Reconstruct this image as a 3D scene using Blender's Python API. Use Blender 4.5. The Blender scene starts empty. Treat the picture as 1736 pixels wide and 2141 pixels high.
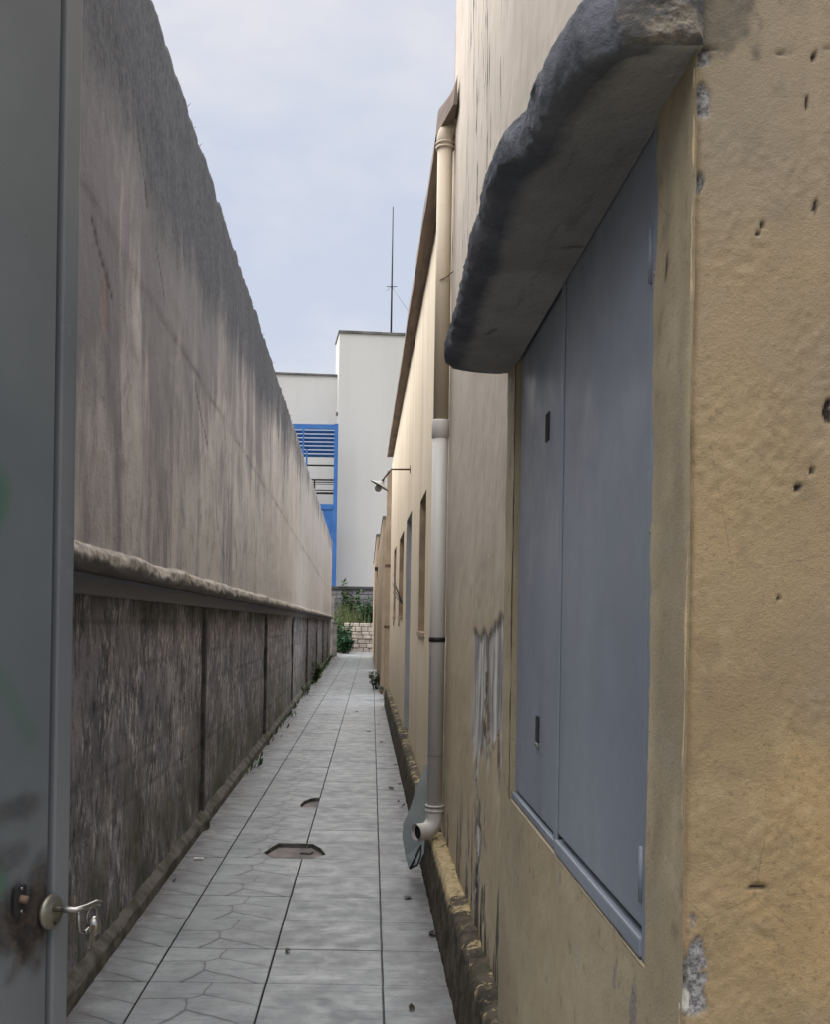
import bpy, bmesh, math, random
import numpy as np
from mathutils import Vector, Matrix

random.seed(7)
S = bpy.context.scene
COL = S.collection
PI = math.pi
R = math.radians

# ------------------------------------------------------------------ camera
F, CX, CY, ROLL, CAMZ = 2200.0, 768.0, 1295.0, 0.016, 1.45
cam_d = bpy.data.cameras.new('camera')
cam = bpy.data.objects.new('camera', cam_d)
COL.objects.link(cam)
cam.location = (0, 0, CAMZ)
cam.rotation_euler = (R(90), -ROLL, 0)
cam_d.sensor_fit = 'HORIZONTAL'
cam_d.sensor_width = 36.0
cam_d.lens = 36.0 * F / 1736.0
cam_d.shift_x = (868.0 - CX) / 1736.0
cam_d.shift_y = (CY - 1070.5) / 1736.0
cam_d.clip_start = 0.05
cam_d.clip_end = 1500
S.camera = cam

# ------------------------------------------------------------------ sky, sun, exposure
SUN_EL, SUN_AZ = R(67), R(-55)          # high over the alley, a little ahead of the camera
W = bpy.data.worlds.new('World')
S.world = W
W.use_nodes = True
wn = W.node_tree
wn.nodes.clear()
w_out = wn.nodes.new('ShaderNodeOutputWorld')
w_bg = wn.nodes.new('ShaderNodeBackground')
w_sky = wn.nodes.new('ShaderNodeTexSky')
w_sky.sky_type = 'NISHITA'
w_sky.sun_disc = False
w_sky.sun_elevation = SUN_EL
w_sky.sun_rotation = SUN_AZ
w_tc = wn.nodes.new('ShaderNodeTexCoord')
w_map = wn.nodes.new('ShaderNodeMapping')
w_map.inputs['Scale'].default_value = (1.0, 1.0, 2.2)
w_map.inputs['Location'].default_value = (0.35, 0.1, 0.2)
w_no = wn.nodes.new('ShaderNodeTexNoise')
w_no.inputs['Scale'].default_value = 3.4
w_no.inputs['Detail'].default_value = 5
w_no.inputs['Roughness'].default_value = 0.5
w_ra = wn.nodes.new('ShaderNodeValToRGB')
w_ra.color_ramp.elements[0].position = 0.40
w_ra.color_ramp.elements[1].position = 0.68
w_ra.color_ramp.elements[0].color = (3.55, 3.85, 4.5, 1)
w_ra.color_ramp.elements[1].color = (5.1, 4.85, 4.95, 1)
w_mx = wn.nodes.new('ShaderNodeMix')
w_mx.data_type = 'RGBA'
w_mx.inputs['Factor'].default_value = 0.92
wn.links.new(w_tc.outputs['Generated'], w_map.inputs['Vector'])
wn.links.new(w_map.outputs[0], w_no.inputs['Vector'])
wn.links.new(w_no.outputs['Fac'], w_ra.inputs[0])
wn.links.new(w_sky.outputs[0], w_mx.inputs['A'])
wn.links.new(w_ra.outputs[0], w_mx.inputs['B'])
wn.links.new(w_mx.outputs['Result'], w_bg.inputs['Color'])
w_bg.inputs['Strength'].default_value = 0.075
wn.links.new(w_bg.outputs[0], w_out.inputs['Surface'])

sun_d = bpy.data.lights.new('sun', 'SUN')
sun_d.energy = 3.6
sun_d.angle = R(125)
sun_d.color = (1.0, 0.965, 0.92)
sun = bpy.data.objects.new('sun', sun_d)
COL.objects.link(sun)
sd = Vector((math.sin(SUN_AZ) * math.cos(SUN_EL), math.cos(SUN_AZ) * math.cos(SUN_EL), math.sin(SUN_EL)))
sun.rotation_euler = sd.to_track_quat('Z', 'Y').to_euler()
sun.location = (0, -5, 12)

S.view_settings.view_transform = 'Standard'
S.view_settings.look = 'None'
S.view_settings.gamma = 1
S.view_settings.use_curve_mapping = False
S.view_settings.exposure = 1.22
S.cycles.max_bounces = 8
S.cycles.diffuse_bounces = 6

# ------------------------------------------------------------------ measuring helpers (pixel of the 1736x2141 view -> point)
def uv(px, py):
    u, v = px - CX, py - CY
    return u + ROLL * v, v - ROLL * u
def at_x(px, py, X):
    u, v = uv(px, py); Y = F * X / u
    return Y, CAMZ - v * Y / F
def at_y(px, py, Y):
    u, v = uv(px, py)
    return u * Y / F, CAMZ - v * Y / F
def at_z(px, py, Z=0.0):
    u, v = uv(px, py); Y = (CAMZ - Z) * F / v
    return u * Y / F, Y

# ------------------------------------------------------------------ numpy noise
def vnoise(x, y, seed=0):
    x = np.asarray(x, float); y = np.asarray(y, float)
    xi = np.floor(x).astype(np.int64); yi = np.floor(y).astype(np.int64)
    fx = x - xi; fy = y - yi
    fx = fx * fx * (3 - 2 * fx); fy = fy * fy * (3 - 2 * fy)
    def h(a, b):
        k = (a * 374761393 + b * 668265263 + seed * 144269504) & 0xffffffff
        k = ((k ^ (k >> 13)) * 1274126177) & 0xffffffff
        return ((k ^ (k >> 16)) & 0xffff) / 65535.0
    a = h(xi, yi) * (1 - fx) + h(xi + 1, yi) * fx
    b = h(xi, yi + 1) * (1 - fx) + h(xi + 1, yi + 1) * fx
    return a * (1 - fy) + b * fy
def fbm(x, y, octs=4, seed=0, gain=0.5):
    s = 0; a = 1.0; t = 0
    for k in range(octs):
        s = s + a * vnoise(x * 2 ** k, y * 2 ** k, seed + k * 17); t += a; a *= gain
    return s / t
def sstep(a, b, x):
    t = np.clip((x - a) / (b - a), 0, 1)
    return t * t * (3 - 2 * t)
def ell(a, b, ca, cb, ra, rb):
    return np.sqrt(((a - ca) / ra) ** 2 + ((b - cb) / rb) ** 2)

# ------------------------------------------------------------------ object helpers
def link(o, parent=None):
    COL.objects.link(o)
    if parent is not None:
        o.parent = parent
    return o
def tag(o, label=None, cat=None, group=None, kind=None):
    if label: o['label'] = label
    if cat: o['category'] = cat
    if group: o['group'] = group
    if kind: o['kind'] = kind
    return o
def thing(name, label, cat, group=None, loc=(0, 0, 0)):
    o = bpy.data.objects.new(name, None)
    o.empty_display_size = 0.2
    o.location = loc
    link(o)
    return tag(o, label, cat, group)
def put(o, parent, mat=None, smooth=False):
    if mat is not None:
        o.data.materials.append(mat)
    if smooth:
        o.data.polygons.foreach_set('use_smooth', [True] * len(o.data.polygons))
    link(o, parent)
    if parent is not None and parent.location.length > 0:
        o.matrix_parent_inverse = Matrix.Translation(-parent.location)
    return o
def from_bm(name, bm, mat, parent=None, smooth=False):
    me = bpy.data.meshes.new(name)
    bmesh.ops.recalc_face_normals(bm, faces=bm.faces)
    bm.to_mesh(me); bm.free()
    return put(bpy.data.objects.new(name, me), parent, mat, smooth)
def from_py(name, vs, fs, mat, parent=None, smooth=False):
    me = bpy.data.meshes.new(name)
    me.from_pydata([tuple(v) for v in vs], [], fs)
    me.update()
    return put(bpy.data.objects.new(name, me), parent, mat, smooth)
def grid(name, P, mat, parent=None, attrs=None, skip=None, smooth=True, flip=False):
    """P: (n, m, 3) array of points -> one mesh; skip: bool (n-1, m-1) of faces to leave out."""
    n, m = P.shape[:2]
    idx = np.arange(n * m).reshape(n, m)
    q = np.stack([idx[:-1, :-1], idx[1:, :-1], idx[1:, 1:], idx[:-1, 1:]], -1)
    if flip: q = q[..., ::-1]
    q = q.reshape(-1, 4) if skip is None else q[~skip]
    me = bpy.data.meshes.new(name)
    me.vertices.add(n * m)
    me.vertices.foreach_set('co', P.reshape(-1).astype(np.float32))
    me.loops.add(q.size)
    me.loops.foreach_set('vertex_index', q.reshape(-1).astype(np.int32))
    me.polygons.add(len(q))
    me.polygons.foreach_set('loop_start', np.arange(0, q.size, 4, dtype=np.int32))
    me.polygons.foreach_set('loop_total', np.full(len(q), 4, dtype=np.int32))
    me.polygons.foreach_set('use_smooth', np.full(len(q), smooth))
    me.update(calc_edges=True)
    for k, a in (attrs or {}).items():
        at = me.attributes.new(k, 'FLOAT', 'POINT')
        at.data.foreach_set('value', np.asarray(a, np.float32).reshape(-1))
    me.validate()
    return put(bpy.data.objects.new(name, me), parent, mat)
def box_bm(bm, x0, x1, y0, y1, z0, z1, bev=0.0, M=None):
    vs = [bm.verts.new((x, y, z)) for x in (x0, x1) for y in (y0, y1) for z in (z0, z1)]
    fs = [(0, 1, 3, 2), (4, 6, 7, 5), (0, 4, 5, 1), (2, 3, 7, 6), (0, 2, 6, 4), (1, 5, 7, 3)]
    faces = [bm.faces.new([vs[i] for i in f]) for f in fs]
    if bev > 0:
        es = list({e for f in faces for e in f.edges})
        r = bmesh.ops.bevel(bm, geom=es, offset=bev, segments=2, affect='EDGES', profile=0.6)
        vs = list({v for v in r['verts']} | {v for v in vs if v.is_valid})
    if M is not None:
        bmesh.ops.transform(bm, matrix=M, verts=[v for v in vs if v.is_valid])
    return vs
def box(name, x0, x1, y0, y1, z0, z1, mat, parent=None, bev=0.0, M=None):
    bm = bmesh.new()
    box_bm(bm, x0, x1, y0, y1, z0, z1, bev, M)
    return from_bm(name, bm, mat, parent)
def tube_bm(bm, pts, rad, seg=12, cap=True):
    pts = [Vector(p) for p in pts]
    rads = rad if isinstance(rad, (list, tuple)) else [rad] * len(pts)
    rings = []
    ref = None
    for i, p in enumerate(pts):
        t = (pts[min(i + 1, len(pts) - 1)] - pts[max(i - 1, 0)]).normalized()
        if ref is None:
            ref = t.orthogonal().normalized()
        ref = (ref - t * ref.dot(t)).normalized()
        b = t.cross(ref)
        rings.append([bm.verts.new(p + (ref * math.cos(2 * PI * k / seg) + b * math.sin(2 * PI * k / seg)) * rads[i]) for k in range(seg)])
    for a, b in zip(rings[:-1], rings[1:]):
        for k in range(seg):
            bm.faces.new([a[k], a[(k + 1) % seg], b[(k + 1) % seg], b[k]])
    if cap:
        bm.faces.new(rings[0][::-1]); bm.faces.new(rings[-1])
def tube(name, pts, rad, mat, parent=None, seg=12, cap=True):
    bm = bmesh.new(); tube_bm(bm, pts, rad, seg, cap)
    return from_bm(name, bm, mat, parent, True)

# ------------------------------------------------------------------ material helpers
class N:
    def __init__(s, name, rough=0.85, spec=0.25, metal=0.0):
        s.m = bpy.data.materials.new(name); s.m.use_nodes = True
        s.t = s.m.node_tree; s.b = s.t.nodes['Principled BSDF']
        s.b.inputs['Roughness'].default_value = rough
        s.b.inputs['Specular IOR Level'].default_value = spec
        s.b.inputs['Metallic'].default_value = metal
        s.geo = s.t.nodes.new('ShaderNodeNewGeometry')
        s.P = s.geo.outputs['Position']
        s.height = None
    def put(s, sock, v):
        if hasattr(v, 'is_output') or isinstance(v, bpy.types.NodeSocket): s.t.links.new(v, sock)
        elif isinstance(v, (tuple, list)) and len(v) == 3 and sock.type == 'RGBA': sock.default_value = (*v, 1)
        else: sock.default_value = v
    def map(s, scale, loc=(0, 0, 0), vec=None, rot=(0, 0, 0)):
        n = s.t.nodes.new('ShaderNodeMapping'); s.put(n.inputs['Vector'], s.P if vec is None else vec)
        n.inputs['Scale'].default_value = scale; n.inputs['Location'].default_value = loc; n.inputs['Rotation'].default_value = rot
        return n.outputs[0]
    def noise(s, scale, detail=4, rough=0.55, vec=None, dist=0.0):
        n = s.t.nodes.new('ShaderNodeTexNoise'); s.put(n.inputs['Vector'], s.P if vec is None else vec)
        n.inputs['Scale'].default_value = scale; n.inputs['Detail'].default_value = detail
        n.inputs['Roughness'].default_value = rough; n.inputs['Distortion'].default_value = dist
        return n.outputs['Fac']
    def voro(s, scale, vec=None, feat='DISTANCE_TO_EDGE', rnd=1.0):
        n = s.t.nodes.new('ShaderNodeTexVoronoi'); n.feature = feat
        s.put(n.inputs['Vector'], s.P if vec is None else vec)
        n.inputs['Scale'].default_value = scale; n.inputs['Randomness'].default_value = rnd
        return n.outputs['Distance']
    def math(s, op, a, b=0.0, clamp=False):
        n = s.t.nodes.new('ShaderNodeMath'); n.operation = op; n.use_clamp = clamp
        s.put(n.inputs[0], a); s.put(n.inputs[1], b); return n.outputs[0]
    def rng(s, v, a, b, c=0.0, d=1.0):
        n = s.t.nodes.new('ShaderNodeMapRange'); n.interpolation_type = 'SMOOTHSTEP'
        s.put(n.inputs[0], v)
        for i, x in zip((1, 2, 3, 4), (a, b, c, d)): n.inputs[i].default_value = x
        return n.outputs[0]
    def mix(s, f, a, b, blend='MIX'):
        n = s.t.nodes.new('ShaderNodeMix'); n.data_type = 'RGBA'; n.blend_type = blend
        s.put(n.inputs['Factor'], f); s.put(n.inputs['A'], a); s.put(n.inputs['B'], b); return n.outputs['Result']
    def attr(s, name):
        n = s.t.nodes.new('ShaderNodeAttribute'); n.attribute_name = name; return n.outputs['Fac']
    def xyz(s, vec=None):
        n = s.t.nodes.new('ShaderNodeSeparateXYZ'); s.put(n.inputs[0], s.P if vec is None else vec); return n.outputs
    def obj(s):
        return s.t.nodes.new('ShaderNodeTexCoord').outputs['Object']
    def rand(s):
        return s.t.nodes.new('ShaderNodeObjectInfo').outputs['Random']
    def bump(s, h, strength=0.4, dist=0.01):
        n = s.t.nodes.new('ShaderNodeBump'); n.inputs['Strength'].default_value = strength; n.inputs['Distance'].default_value = dist
        s.put(n.inputs['Height'], h)
        if s.height is not None: s.t.links.new(s.height, n.inputs['Normal'])
        s.height = n.outputs[0]
    def done(s, col, rough=None):
        s.put(s.b.inputs['Base Color'], col)
        if rough is not None: s.put(s.b.inputs['Roughness'], rough)
        if s.height is not None: s.t.links.new(s.height, s.b.inputs['Normal'])
        return s.m

def plain(name, col, rough=0.7, metal=0.0, var=0.25, scale=12, spec=0.3, bump=0.15):
    n = N(name, rough, spec, metal)
    a = n.noise(scale, 5, 0.6)
    c = n.mix(n.rng(a, 0.3, 0.7), tuple(x * (1 - var) for x in col), tuple(min(1, x * (1 + var)) for x in col))
    if bump: n.bump(n.noise(scale * 12, 3), bump, 0.004)
    return n.done(c)

# ---- left wall, upper render coat: warm grey with black run-off from the coping
def m_upper():
    n = N('weathered_render', 0.92, 0.12)
    x, y, z = n.xyz()
    b1 = n.noise(1.25, 8, 0.68)
    b2 = n.noise(4.2, 7, 0.7)
    st = n.noise(1.0, 8, 0.7, n.map((1.5, 1.5, 0.42)), 0.35)
    fs = n.noise(1.0, 6, 0.65, n.map((11, 11, 0.6)))
    gr = n.noise(70, 3, 0.6)
    sp = n.noise(26, 5, 0.75)
    c = n.mix(n.rng(b1, 0.32, 0.66), (0.42, 0.40, 0.395), (0.26, 0.257, 0.264))
    c = n.mix(n.math('MULTIPLY', n.rng(z, 2.9, 1.9), 0.55), c, (0.45, 0.428, 0.415))
    c = n.mix(n.rng(b2, 0.5, 0.66, 0, 0.6), c, (0.20, 0.196, 0.20))
    c = n.mix(n.rng(fs, 0.5, 0.72, 0, 0.22), c, (0.52, 0.48, 0.45))
    c = n.mix(n.rng(fs, 0.46, 0.34, 0, 0.2), c, (0.19, 0.185, 0.19))
    c = n.mix(n.rng(y, 7.0, 24.0, 0, 0.65), c, (0.56, 0.525, 0.49))  # coat painted paler with distance, in place of more light at the far end
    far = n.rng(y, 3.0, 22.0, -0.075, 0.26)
    mid = n.math('SUBTRACT', n.math('ADD', st, n.rng(z, 1.9, 4.0, -0.1, 0.12)), far)
    c = n.mix(n.rng(mid, 0.43, 0.60, 0, 0.85), c, (0.155, 0.153, 0.17))
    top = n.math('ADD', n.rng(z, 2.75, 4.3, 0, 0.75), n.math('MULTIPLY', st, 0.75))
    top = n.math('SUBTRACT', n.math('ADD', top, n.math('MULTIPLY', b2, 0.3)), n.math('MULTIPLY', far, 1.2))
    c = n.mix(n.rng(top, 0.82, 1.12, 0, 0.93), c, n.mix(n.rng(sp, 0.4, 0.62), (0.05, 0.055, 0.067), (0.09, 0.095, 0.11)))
    c = n.mix(n.math('MULTIPLY', n.rng(sp, 0.57, 0.66, 0, 0.55), n.rng(b1, 0.42, 0.58)), c, (0.10, 0.092, 0.088))
    c = n.mix(n.attr('crack'), c, (0.06, 0.055, 0.055))
    c = n.mix(n.attr('brick'), c, (0.33, 0.19, 0.135))
    n.bump(n.math('ADD', gr, n.math('MULTIPLY', sp, 0.9)), 0.4, 0.006)
    return n.done(c)
def m_lower():
    n = N('mouldy_concrete', 0.9, 0.15)
    x, y, z = n.xyz()
    st = n.noise(1.0, 7, 0.7, n.map((4.5, 4.5, 1.3)))
    fl = n.noise(1.0, 7, 0.75, n.map((22, 22, 9)))
    ff = n.noise(1.0, 5, 0.75, n.map((60, 60, 16)))
    bl = n.noise(2.6, 8, 0.7)
    c = n.mix(n.rng(bl, 0.34, 0.64), (0.105, 0.104, 0.124), (0.265, 0.257, 0.282))
    c = n.mix(n.rng(st, 0.52, 0.66, 0, 0.5), c, (0.34, 0.32, 0.325))
    c = n.mix(n.rng(fl, 0.47, 0.36, 0, 0.8), c, (0.035, 0.034, 0.038))
    pat = n.math('MULTIPLY', n.rng(n.math('ADD', n.math('MULTIPLY', fl, 0.6), n.math('MULTIPLY', ff, 0.4)), 0.49, 0.6), n.rng(n.noise(2.7, 5, 0.65, n.map((1, 1, 0.8))), 0.42, 0.58))
    c = n.mix(n.math('MULTIPLY', pat, 0.9), c, (0.66, 0.63, 0.63))
    warm = n.math('MULTIPLY', n.rng(z, 1.05, 0.55), n.rng(n.noise(3.6, 4), 0.5, 0.66))
    c = n.mix(n.math('MULTIPLY', warm, 0.35), c, (0.27, 0.22, 0.16))
    moss = n.math('MULTIPLY', n.rng(z, 1.0, 0.1), n.rng(n.noise(2.1, 6, 0.65), 0.36, 0.58))
    c = n.mix(n.math('MULTIPLY', moss, 0.75), c, (0.085, 0.087, 0.05))
    under_beam = n.math('MULTIPLY', n.rng(z, 1.34, 1.5), n.rng(n.noise(1.4, 3), 0.3, 0.6))  # patchy dark greenish band just below the beam
    c = n.mix(n.math('MULTIPLY', under_beam, 0.8), c, (0.03, 0.034, 0.022))
    c = n.mix(n.attr('course'), c, (0.035, 0.033, 0.034))
    n.bump(n.math('ADD', fl, n.noise(60, 5, 0.75)), 0.6, 0.008)
    return n.done(c)
def m_ledge():
    n = N('ledge_mortar', 0.9, 0.15)
    h = n.attr('front')
    e = n.noise(9, 5, 0.65)
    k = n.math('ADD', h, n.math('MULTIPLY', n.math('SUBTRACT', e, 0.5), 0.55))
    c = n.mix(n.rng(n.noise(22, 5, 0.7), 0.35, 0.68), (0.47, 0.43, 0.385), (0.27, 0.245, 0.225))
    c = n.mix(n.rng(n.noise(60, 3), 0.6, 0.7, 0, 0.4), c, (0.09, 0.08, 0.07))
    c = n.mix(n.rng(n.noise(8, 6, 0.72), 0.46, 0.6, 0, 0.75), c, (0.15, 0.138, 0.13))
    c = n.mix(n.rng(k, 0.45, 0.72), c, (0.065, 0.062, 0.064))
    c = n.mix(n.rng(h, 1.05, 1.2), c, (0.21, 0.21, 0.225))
    n.bump(n.noise(45, 5, 0.7), 0.6, 0.008)
    return n.done(c)
def m_foot():
    n = N('mossy_mortar', 0.9, 0.15)
    c = n.mix(n.rng(n.noise(6, 5, 0.6), 0.35, 0.65), (0.07, 0.066, 0.055), (0.15, 0.138, 0.125))
    c = n.mix(n.rng(n.noise(14, 4), 0.55, 0.7, 0, 0.7), c, (0.05, 0.055, 0.03))
    n.bump(n.noise(60, 5, 0.7), 0.5, 0.006)
    return n.done(c)
def m_tile():
    n = N('stone_pattern_tile', 0.45, 0.4)
    o = n.obj()
    wob = n.t.nodes.new('ShaderNodeMix'); wob.data_type = 'RGBA'; wob.inputs['Factor'].default_value = 0.06
    no = n.t.nodes.new('ShaderNodeTexNoise'); no.inputs['Scale'].default_value = 6; no.inputs['Detail'].default_value = 3
    n.t.links.new(o, no.inputs['Vector']); n.t.links.new(o, wob.inputs['A']); n.t.links.new(no.outputs['Color'], wob.inputs['B'])
    x, y, zz = n.xyz()
    vd = n.voro(2.7, n.map((1, 1, 0), (0.31, 0.17, 0), vec=wob.outputs['Result']), rnd=0.85)
    line = n.rng(vd, 0.004, 0.016, 0.75, 0)
    hal = n.rng(vd, 0.0, 0.09, 1, 0)
    r = n.rand()
    left = n.rng(x, -0.45, -0.35, 1.0, 0.16)
    c = n.mix(n.rng(n.noise(2.2, 5, 0.6), 0.3, 0.7), (0.185, 0.21, 0.222), (0.325, 0.355, 0.37))
    c = n.mix(n.math('MULTIPLY', r, 0.4), c, (0.24, 0.245, 0.265))
    c = n.mix(n.rng(n.noise(1, 5, 0.7, n.map((4.5, 26, 1))), 0.5, 0.66, 0, 0.55), c, (0.115, 0.118, 0.132))
    c = n.mix(n.rng(n.noise(1.4, 7, 0.72), 0.5, 0.64, 0, 0.5), c, (0.15, 0.155, 0.165))
    c = n.mix(n.math('MULTIPLY', n.rng(n.noise(85, 3, 0.6), 0.66, 0.7), 0.7), c, (0.06, 0.06, 0.065))
    c = n.mix(n.math('MULTIPLY', n.math('MULTIPLY', hal, left), 0.25), c, (0.2, 0.2, 0.22))
    c = n.mix(n.math('MULTIPLY', line, left), c, (0.05, 0.052, 0.062))
    g = n.noise(38, 5, 0.7)
    c = n.mix(n.rng(g, 0.53, 0.7, 0, 0.5), c, (0.14, 0.142, 0.15))
    c = n.mix(n.rng(n.noise(3.3, 6, 0.7), 0.53, 0.66, 0, 0.5), c, (0.17, 0.165, 0.175))
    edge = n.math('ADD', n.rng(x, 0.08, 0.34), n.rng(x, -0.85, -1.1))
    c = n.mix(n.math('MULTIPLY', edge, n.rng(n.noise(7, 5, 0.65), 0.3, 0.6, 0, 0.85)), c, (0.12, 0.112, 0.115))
    n.bump(n.math('ADD', n.math('MULTIPLY', hal, -0.5), n.math('MULTIPLY', g, 0.5)), 0.22, 0.004)
    return n.done(c, n.rng(n.noise(9, 4), 0.3, 0.7, 0.36, 0.62))
def m_near():
    n = N('old_beige_paint', 0.85, 0.2)
    z = n.xyz()[2]
    bl = n.noise(1.6, 5, 0.6)
    st = n.noise(1.0, 5, 0.62, n.map((9, 9, 0.35)))
    c = n.mix(n.rng(bl, 0.3, 0.7), (0.60, 0.535, 0.465), (0.53, 0.47, 0.405))
    c = n.mix(n.rng(z, 2.0, 1.1), c, n.mix(n.rng(bl, 0.3, 0.7), (0.56, 0.47, 0.335), (0.47, 0.395, 0.28)))
    c = n.mix(n.rng(st, 0.5, 0.72, 0, 0.4), c, (0.36, 0.31, 0.25))
    c = n.mix(n.rng(n.noise(22, 4, 0.7), 0.62, 0.74, 0, 0.4), c, (0.22, 0.19, 0.15))
    ft = n.noise(1.0, 6, 0.6, n.map((9, 9, 1.7)))
    bare = n.mix(n.rng(ft, 0.38, 0.62), (0.24, 0.23, 0.23), (0.72, 0.71, 0.69))
    c = n.mix(n.attr('peel'), c, bare)
    c = n.mix(n.attr('rim'), c, (0.07, 0.055, 0.045))
    c = n.mix(n.attr('mould'), c, (0.045, 0.042, 0.045))
    n.bump(n.noise(80, 4, 0.6), 0.25, 0.004)
    return n.done(c)
def m_yellow(name='rough_yellow_paint', a=(0.37, 0.258, 0.13), b=(0.255, 0.185, 0.10), grey=(0.235, 0.195, 0.14), top_tone=0.75):
    top_tone = top_tone if name == 'rough_yellow_paint' else 0.0
    n = N(name, 0.72, 0.3)
    bl = n.noise(3.1, 5, 0.6)
    c = n.mix(n.rng(bl, 0.34, 0.66), a, b)
    c = n.mix(n.rng(n.noise(7, 5, 0.65), 0.5, 0.72, 0, 0.55), c, grey)
    c = n.mix(n.rng(n.noise(130, 4, 0.7), 0.54, 0.68, 0, 0.5), c, tuple(x * 0.5 for x in b))
    cem = n.mix(n.rng(n.noise(160, 4, 0.8), 0.36, 0.64), (0.09, 0.088, 0.09), (0.34, 0.33, 0.335))
    c = n.mix(n.math('MULTIPLY', n.rng(n.noise(1.7, 4, 0.55), 0.45, 0.7), 0.55), c, (0.235, 0.19, 0.135))
    c = n.mix(n.math('MULTIPLY', n.rng(n.noise(12, 7, 0.75), 0.55, 0.68), 0.4), c, (0.42, 0.33, 0.20))
    hc = n.math('MULTIPLY', n.rng(n.voro(7.5, n.map((1, 1, 0.8), vec=None)), 0.010, 0.002), n.rng(n.noise(4.3, 4), 0.56, 0.66))
    c = n.mix(n.math('MULTIPLY', hc, 0.3), c, (0.09, 0.07, 0.05))
    so = n.math('MULTIPLY', n.rng(n.math('ADD', n.xyz()[2], n.math('MULTIPLY', n.noise(3, 5, 0.6), 0.8)), 1.75, 2.45), top_tone)  # greyer brown towards the top
    c = n.mix(so, c, (0.25, 0.205, 0.15))
    c = n.mix(n.attr('edge_light'), c, (0.50, 0.38, 0.23))  # corner highlight put into the colour
    c = n.mix(n.attr('dirt'), c, (0.10, 0.085, 0.07))
    c = n.mix(n.attr('cement'), c, cem)
    c = n.mix(n.attr('hole'), c, (0.025, 0.02, 0.018))
    c = n.mix(n.attr('chip'), c, (0.62, 0.6, 0.56))
    n.bump(n.math('ADD', n.noise(210, 4, 0.7), n.math('MULTIPLY', n.noise(520, 2, 0.7), 0.6)), 0.55, 0.003)
    return n.done(c)
def m_awning():
    n = N('sooty_concrete', 0.9, 0.15)
    u = n.attr('under'); e = n.attr('endface')
    b1 = n.noise(7, 6, 0.65)
    c = n.mix(n.rng(b1, 0.3, 0.7), (0.085, 0.092, 0.112), (0.165, 0.172, 0.195))
    c = n.mix(n.rng(n.noise(17, 5, 0.7), 0.6, 0.72, 0, 0.5), c, (0.24, 0.245, 0.27))
    und = n.mix(n.rng(n.noise(3.5, 5, 0.6), 0.3, 0.7), (0.235, 0.23, 0.232), (0.345, 0.335, 0.332))
    c = n.mix(n.rng(n.math('ADD', u, n.math('MULTIPLY', n.math('SUBTRACT', n.noise(11, 5, 0.65), 0.5), 0.7)), 0.35, 0.85), c, und)
    lt = n.mix(n.rng(n.noise(9, 6, 0.65, n.map((1, 1, 2.2))), 0.52, 0.68), (0.095, 0.092, 0.094), (0.275, 0.235, 0.19))
    c = n.mix(e, c, lt)
    c = n.mix(n.math('MULTIPLY', n.attr('crack'), 0.7), c, (0.025, 0.025, 0.03))
    dr = n.rng(n.noise(1.0, 6, 0.7, n.map((26, 4, 4))), 0.55, 0.7, 0, 0.35)
    c = n.mix(dr, c, (0.09, 0.086, 0.085))
    n.bump(n.noise(40, 6, 0.75), 0.55, 0.008)
    n.bump(n.noise(11, 6, 0.7), 0.6, 0.02)
    return n.done(c)
def m_kerb():
    n = N('stained_kerb', 0.9, 0.15)
    t = n.attr('top')
    b1 = n.noise(9, 6, 0.7)
    c = n.mix(n.rng(b1, 0.35, 0.65), (0.04, 0.036, 0.030), (0.13, 0.11, 0.085))
    c = n.mix(n.rng(n.noise(3, 4), 0.5, 0.68, 0, 0.6), c, (0.055, 0.062, 0.035))
    p = n.mix(n.rng(n.noise(30, 4, 0.7), 0.4, 0.65), (0.50, 0.41, 0.24), (0.33, 0.26, 0.15))
    y = n.xyz()[1]
    keep = n.math('ADD', n.noise(11, 6, 0.72), n.rng(n.math('ABSOLUTE', n.math('SUBTRACT', y, 5.0)), 0.2, 1.1, 0.14, -0.03))
    c = n.mix(n.math('MULTIPLY', n.rng(keep, 0.5, 0.56), t), c, p)
    n.bump(n.noise(50, 5, 0.75), 0.7, 0.01)
    return n.done(c)
def m_far():
    n = N('sunny_yellow_paint', 0.85, 0.2)
    z = n.xyz()[2]
    st = n.noise(1.0, 5, 0.65, n.map((3.2, 3.2, 0.2)))
    fs = n.noise(1.0, 4, 0.6, n.map((16, 16, 0.8)))
    c = n.mix(n.rng(n.noise(1.2, 4), 0.3, 0.7), (0.84, 0.735, 0.57), (0.77, 0.665, 0.51))
    c = n.mix(n.rng(st, 0.46, 0.7, 0, 0.45), c, (0.50, 0.41, 0.31))
    c = n.mix(n.rng(fs, 0.6, 0.75, 0, 0.45), c, (0.28, 0.22, 0.17))
    c = n.mix(n.rng(z, 1.3, 0.5, 0, 0.35), c, (0.34, 0.25, 0.15))
    n.bump(n.noise(50, 4), 0.25, 0.005)
    return n.done(c)
def m_white():
    n = N('white_render', 0.8, 0.2)
    st = n.noise(1.0, 5, 0.6, n.map((0.8, 0.8, 0.06)))
    c = n.mix(n.rng(st, 0.4, 0.75, 0, 0.5), (0.60, 0.597, 0.59), (0.50, 0.496, 0.49))
    c = n.mix(n.rng(n.noise(0.25, 3), 0.3, 0.7, 0, 0.3), c, (0.64, 0.63, 0.61))
    return n.done(c)
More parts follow.
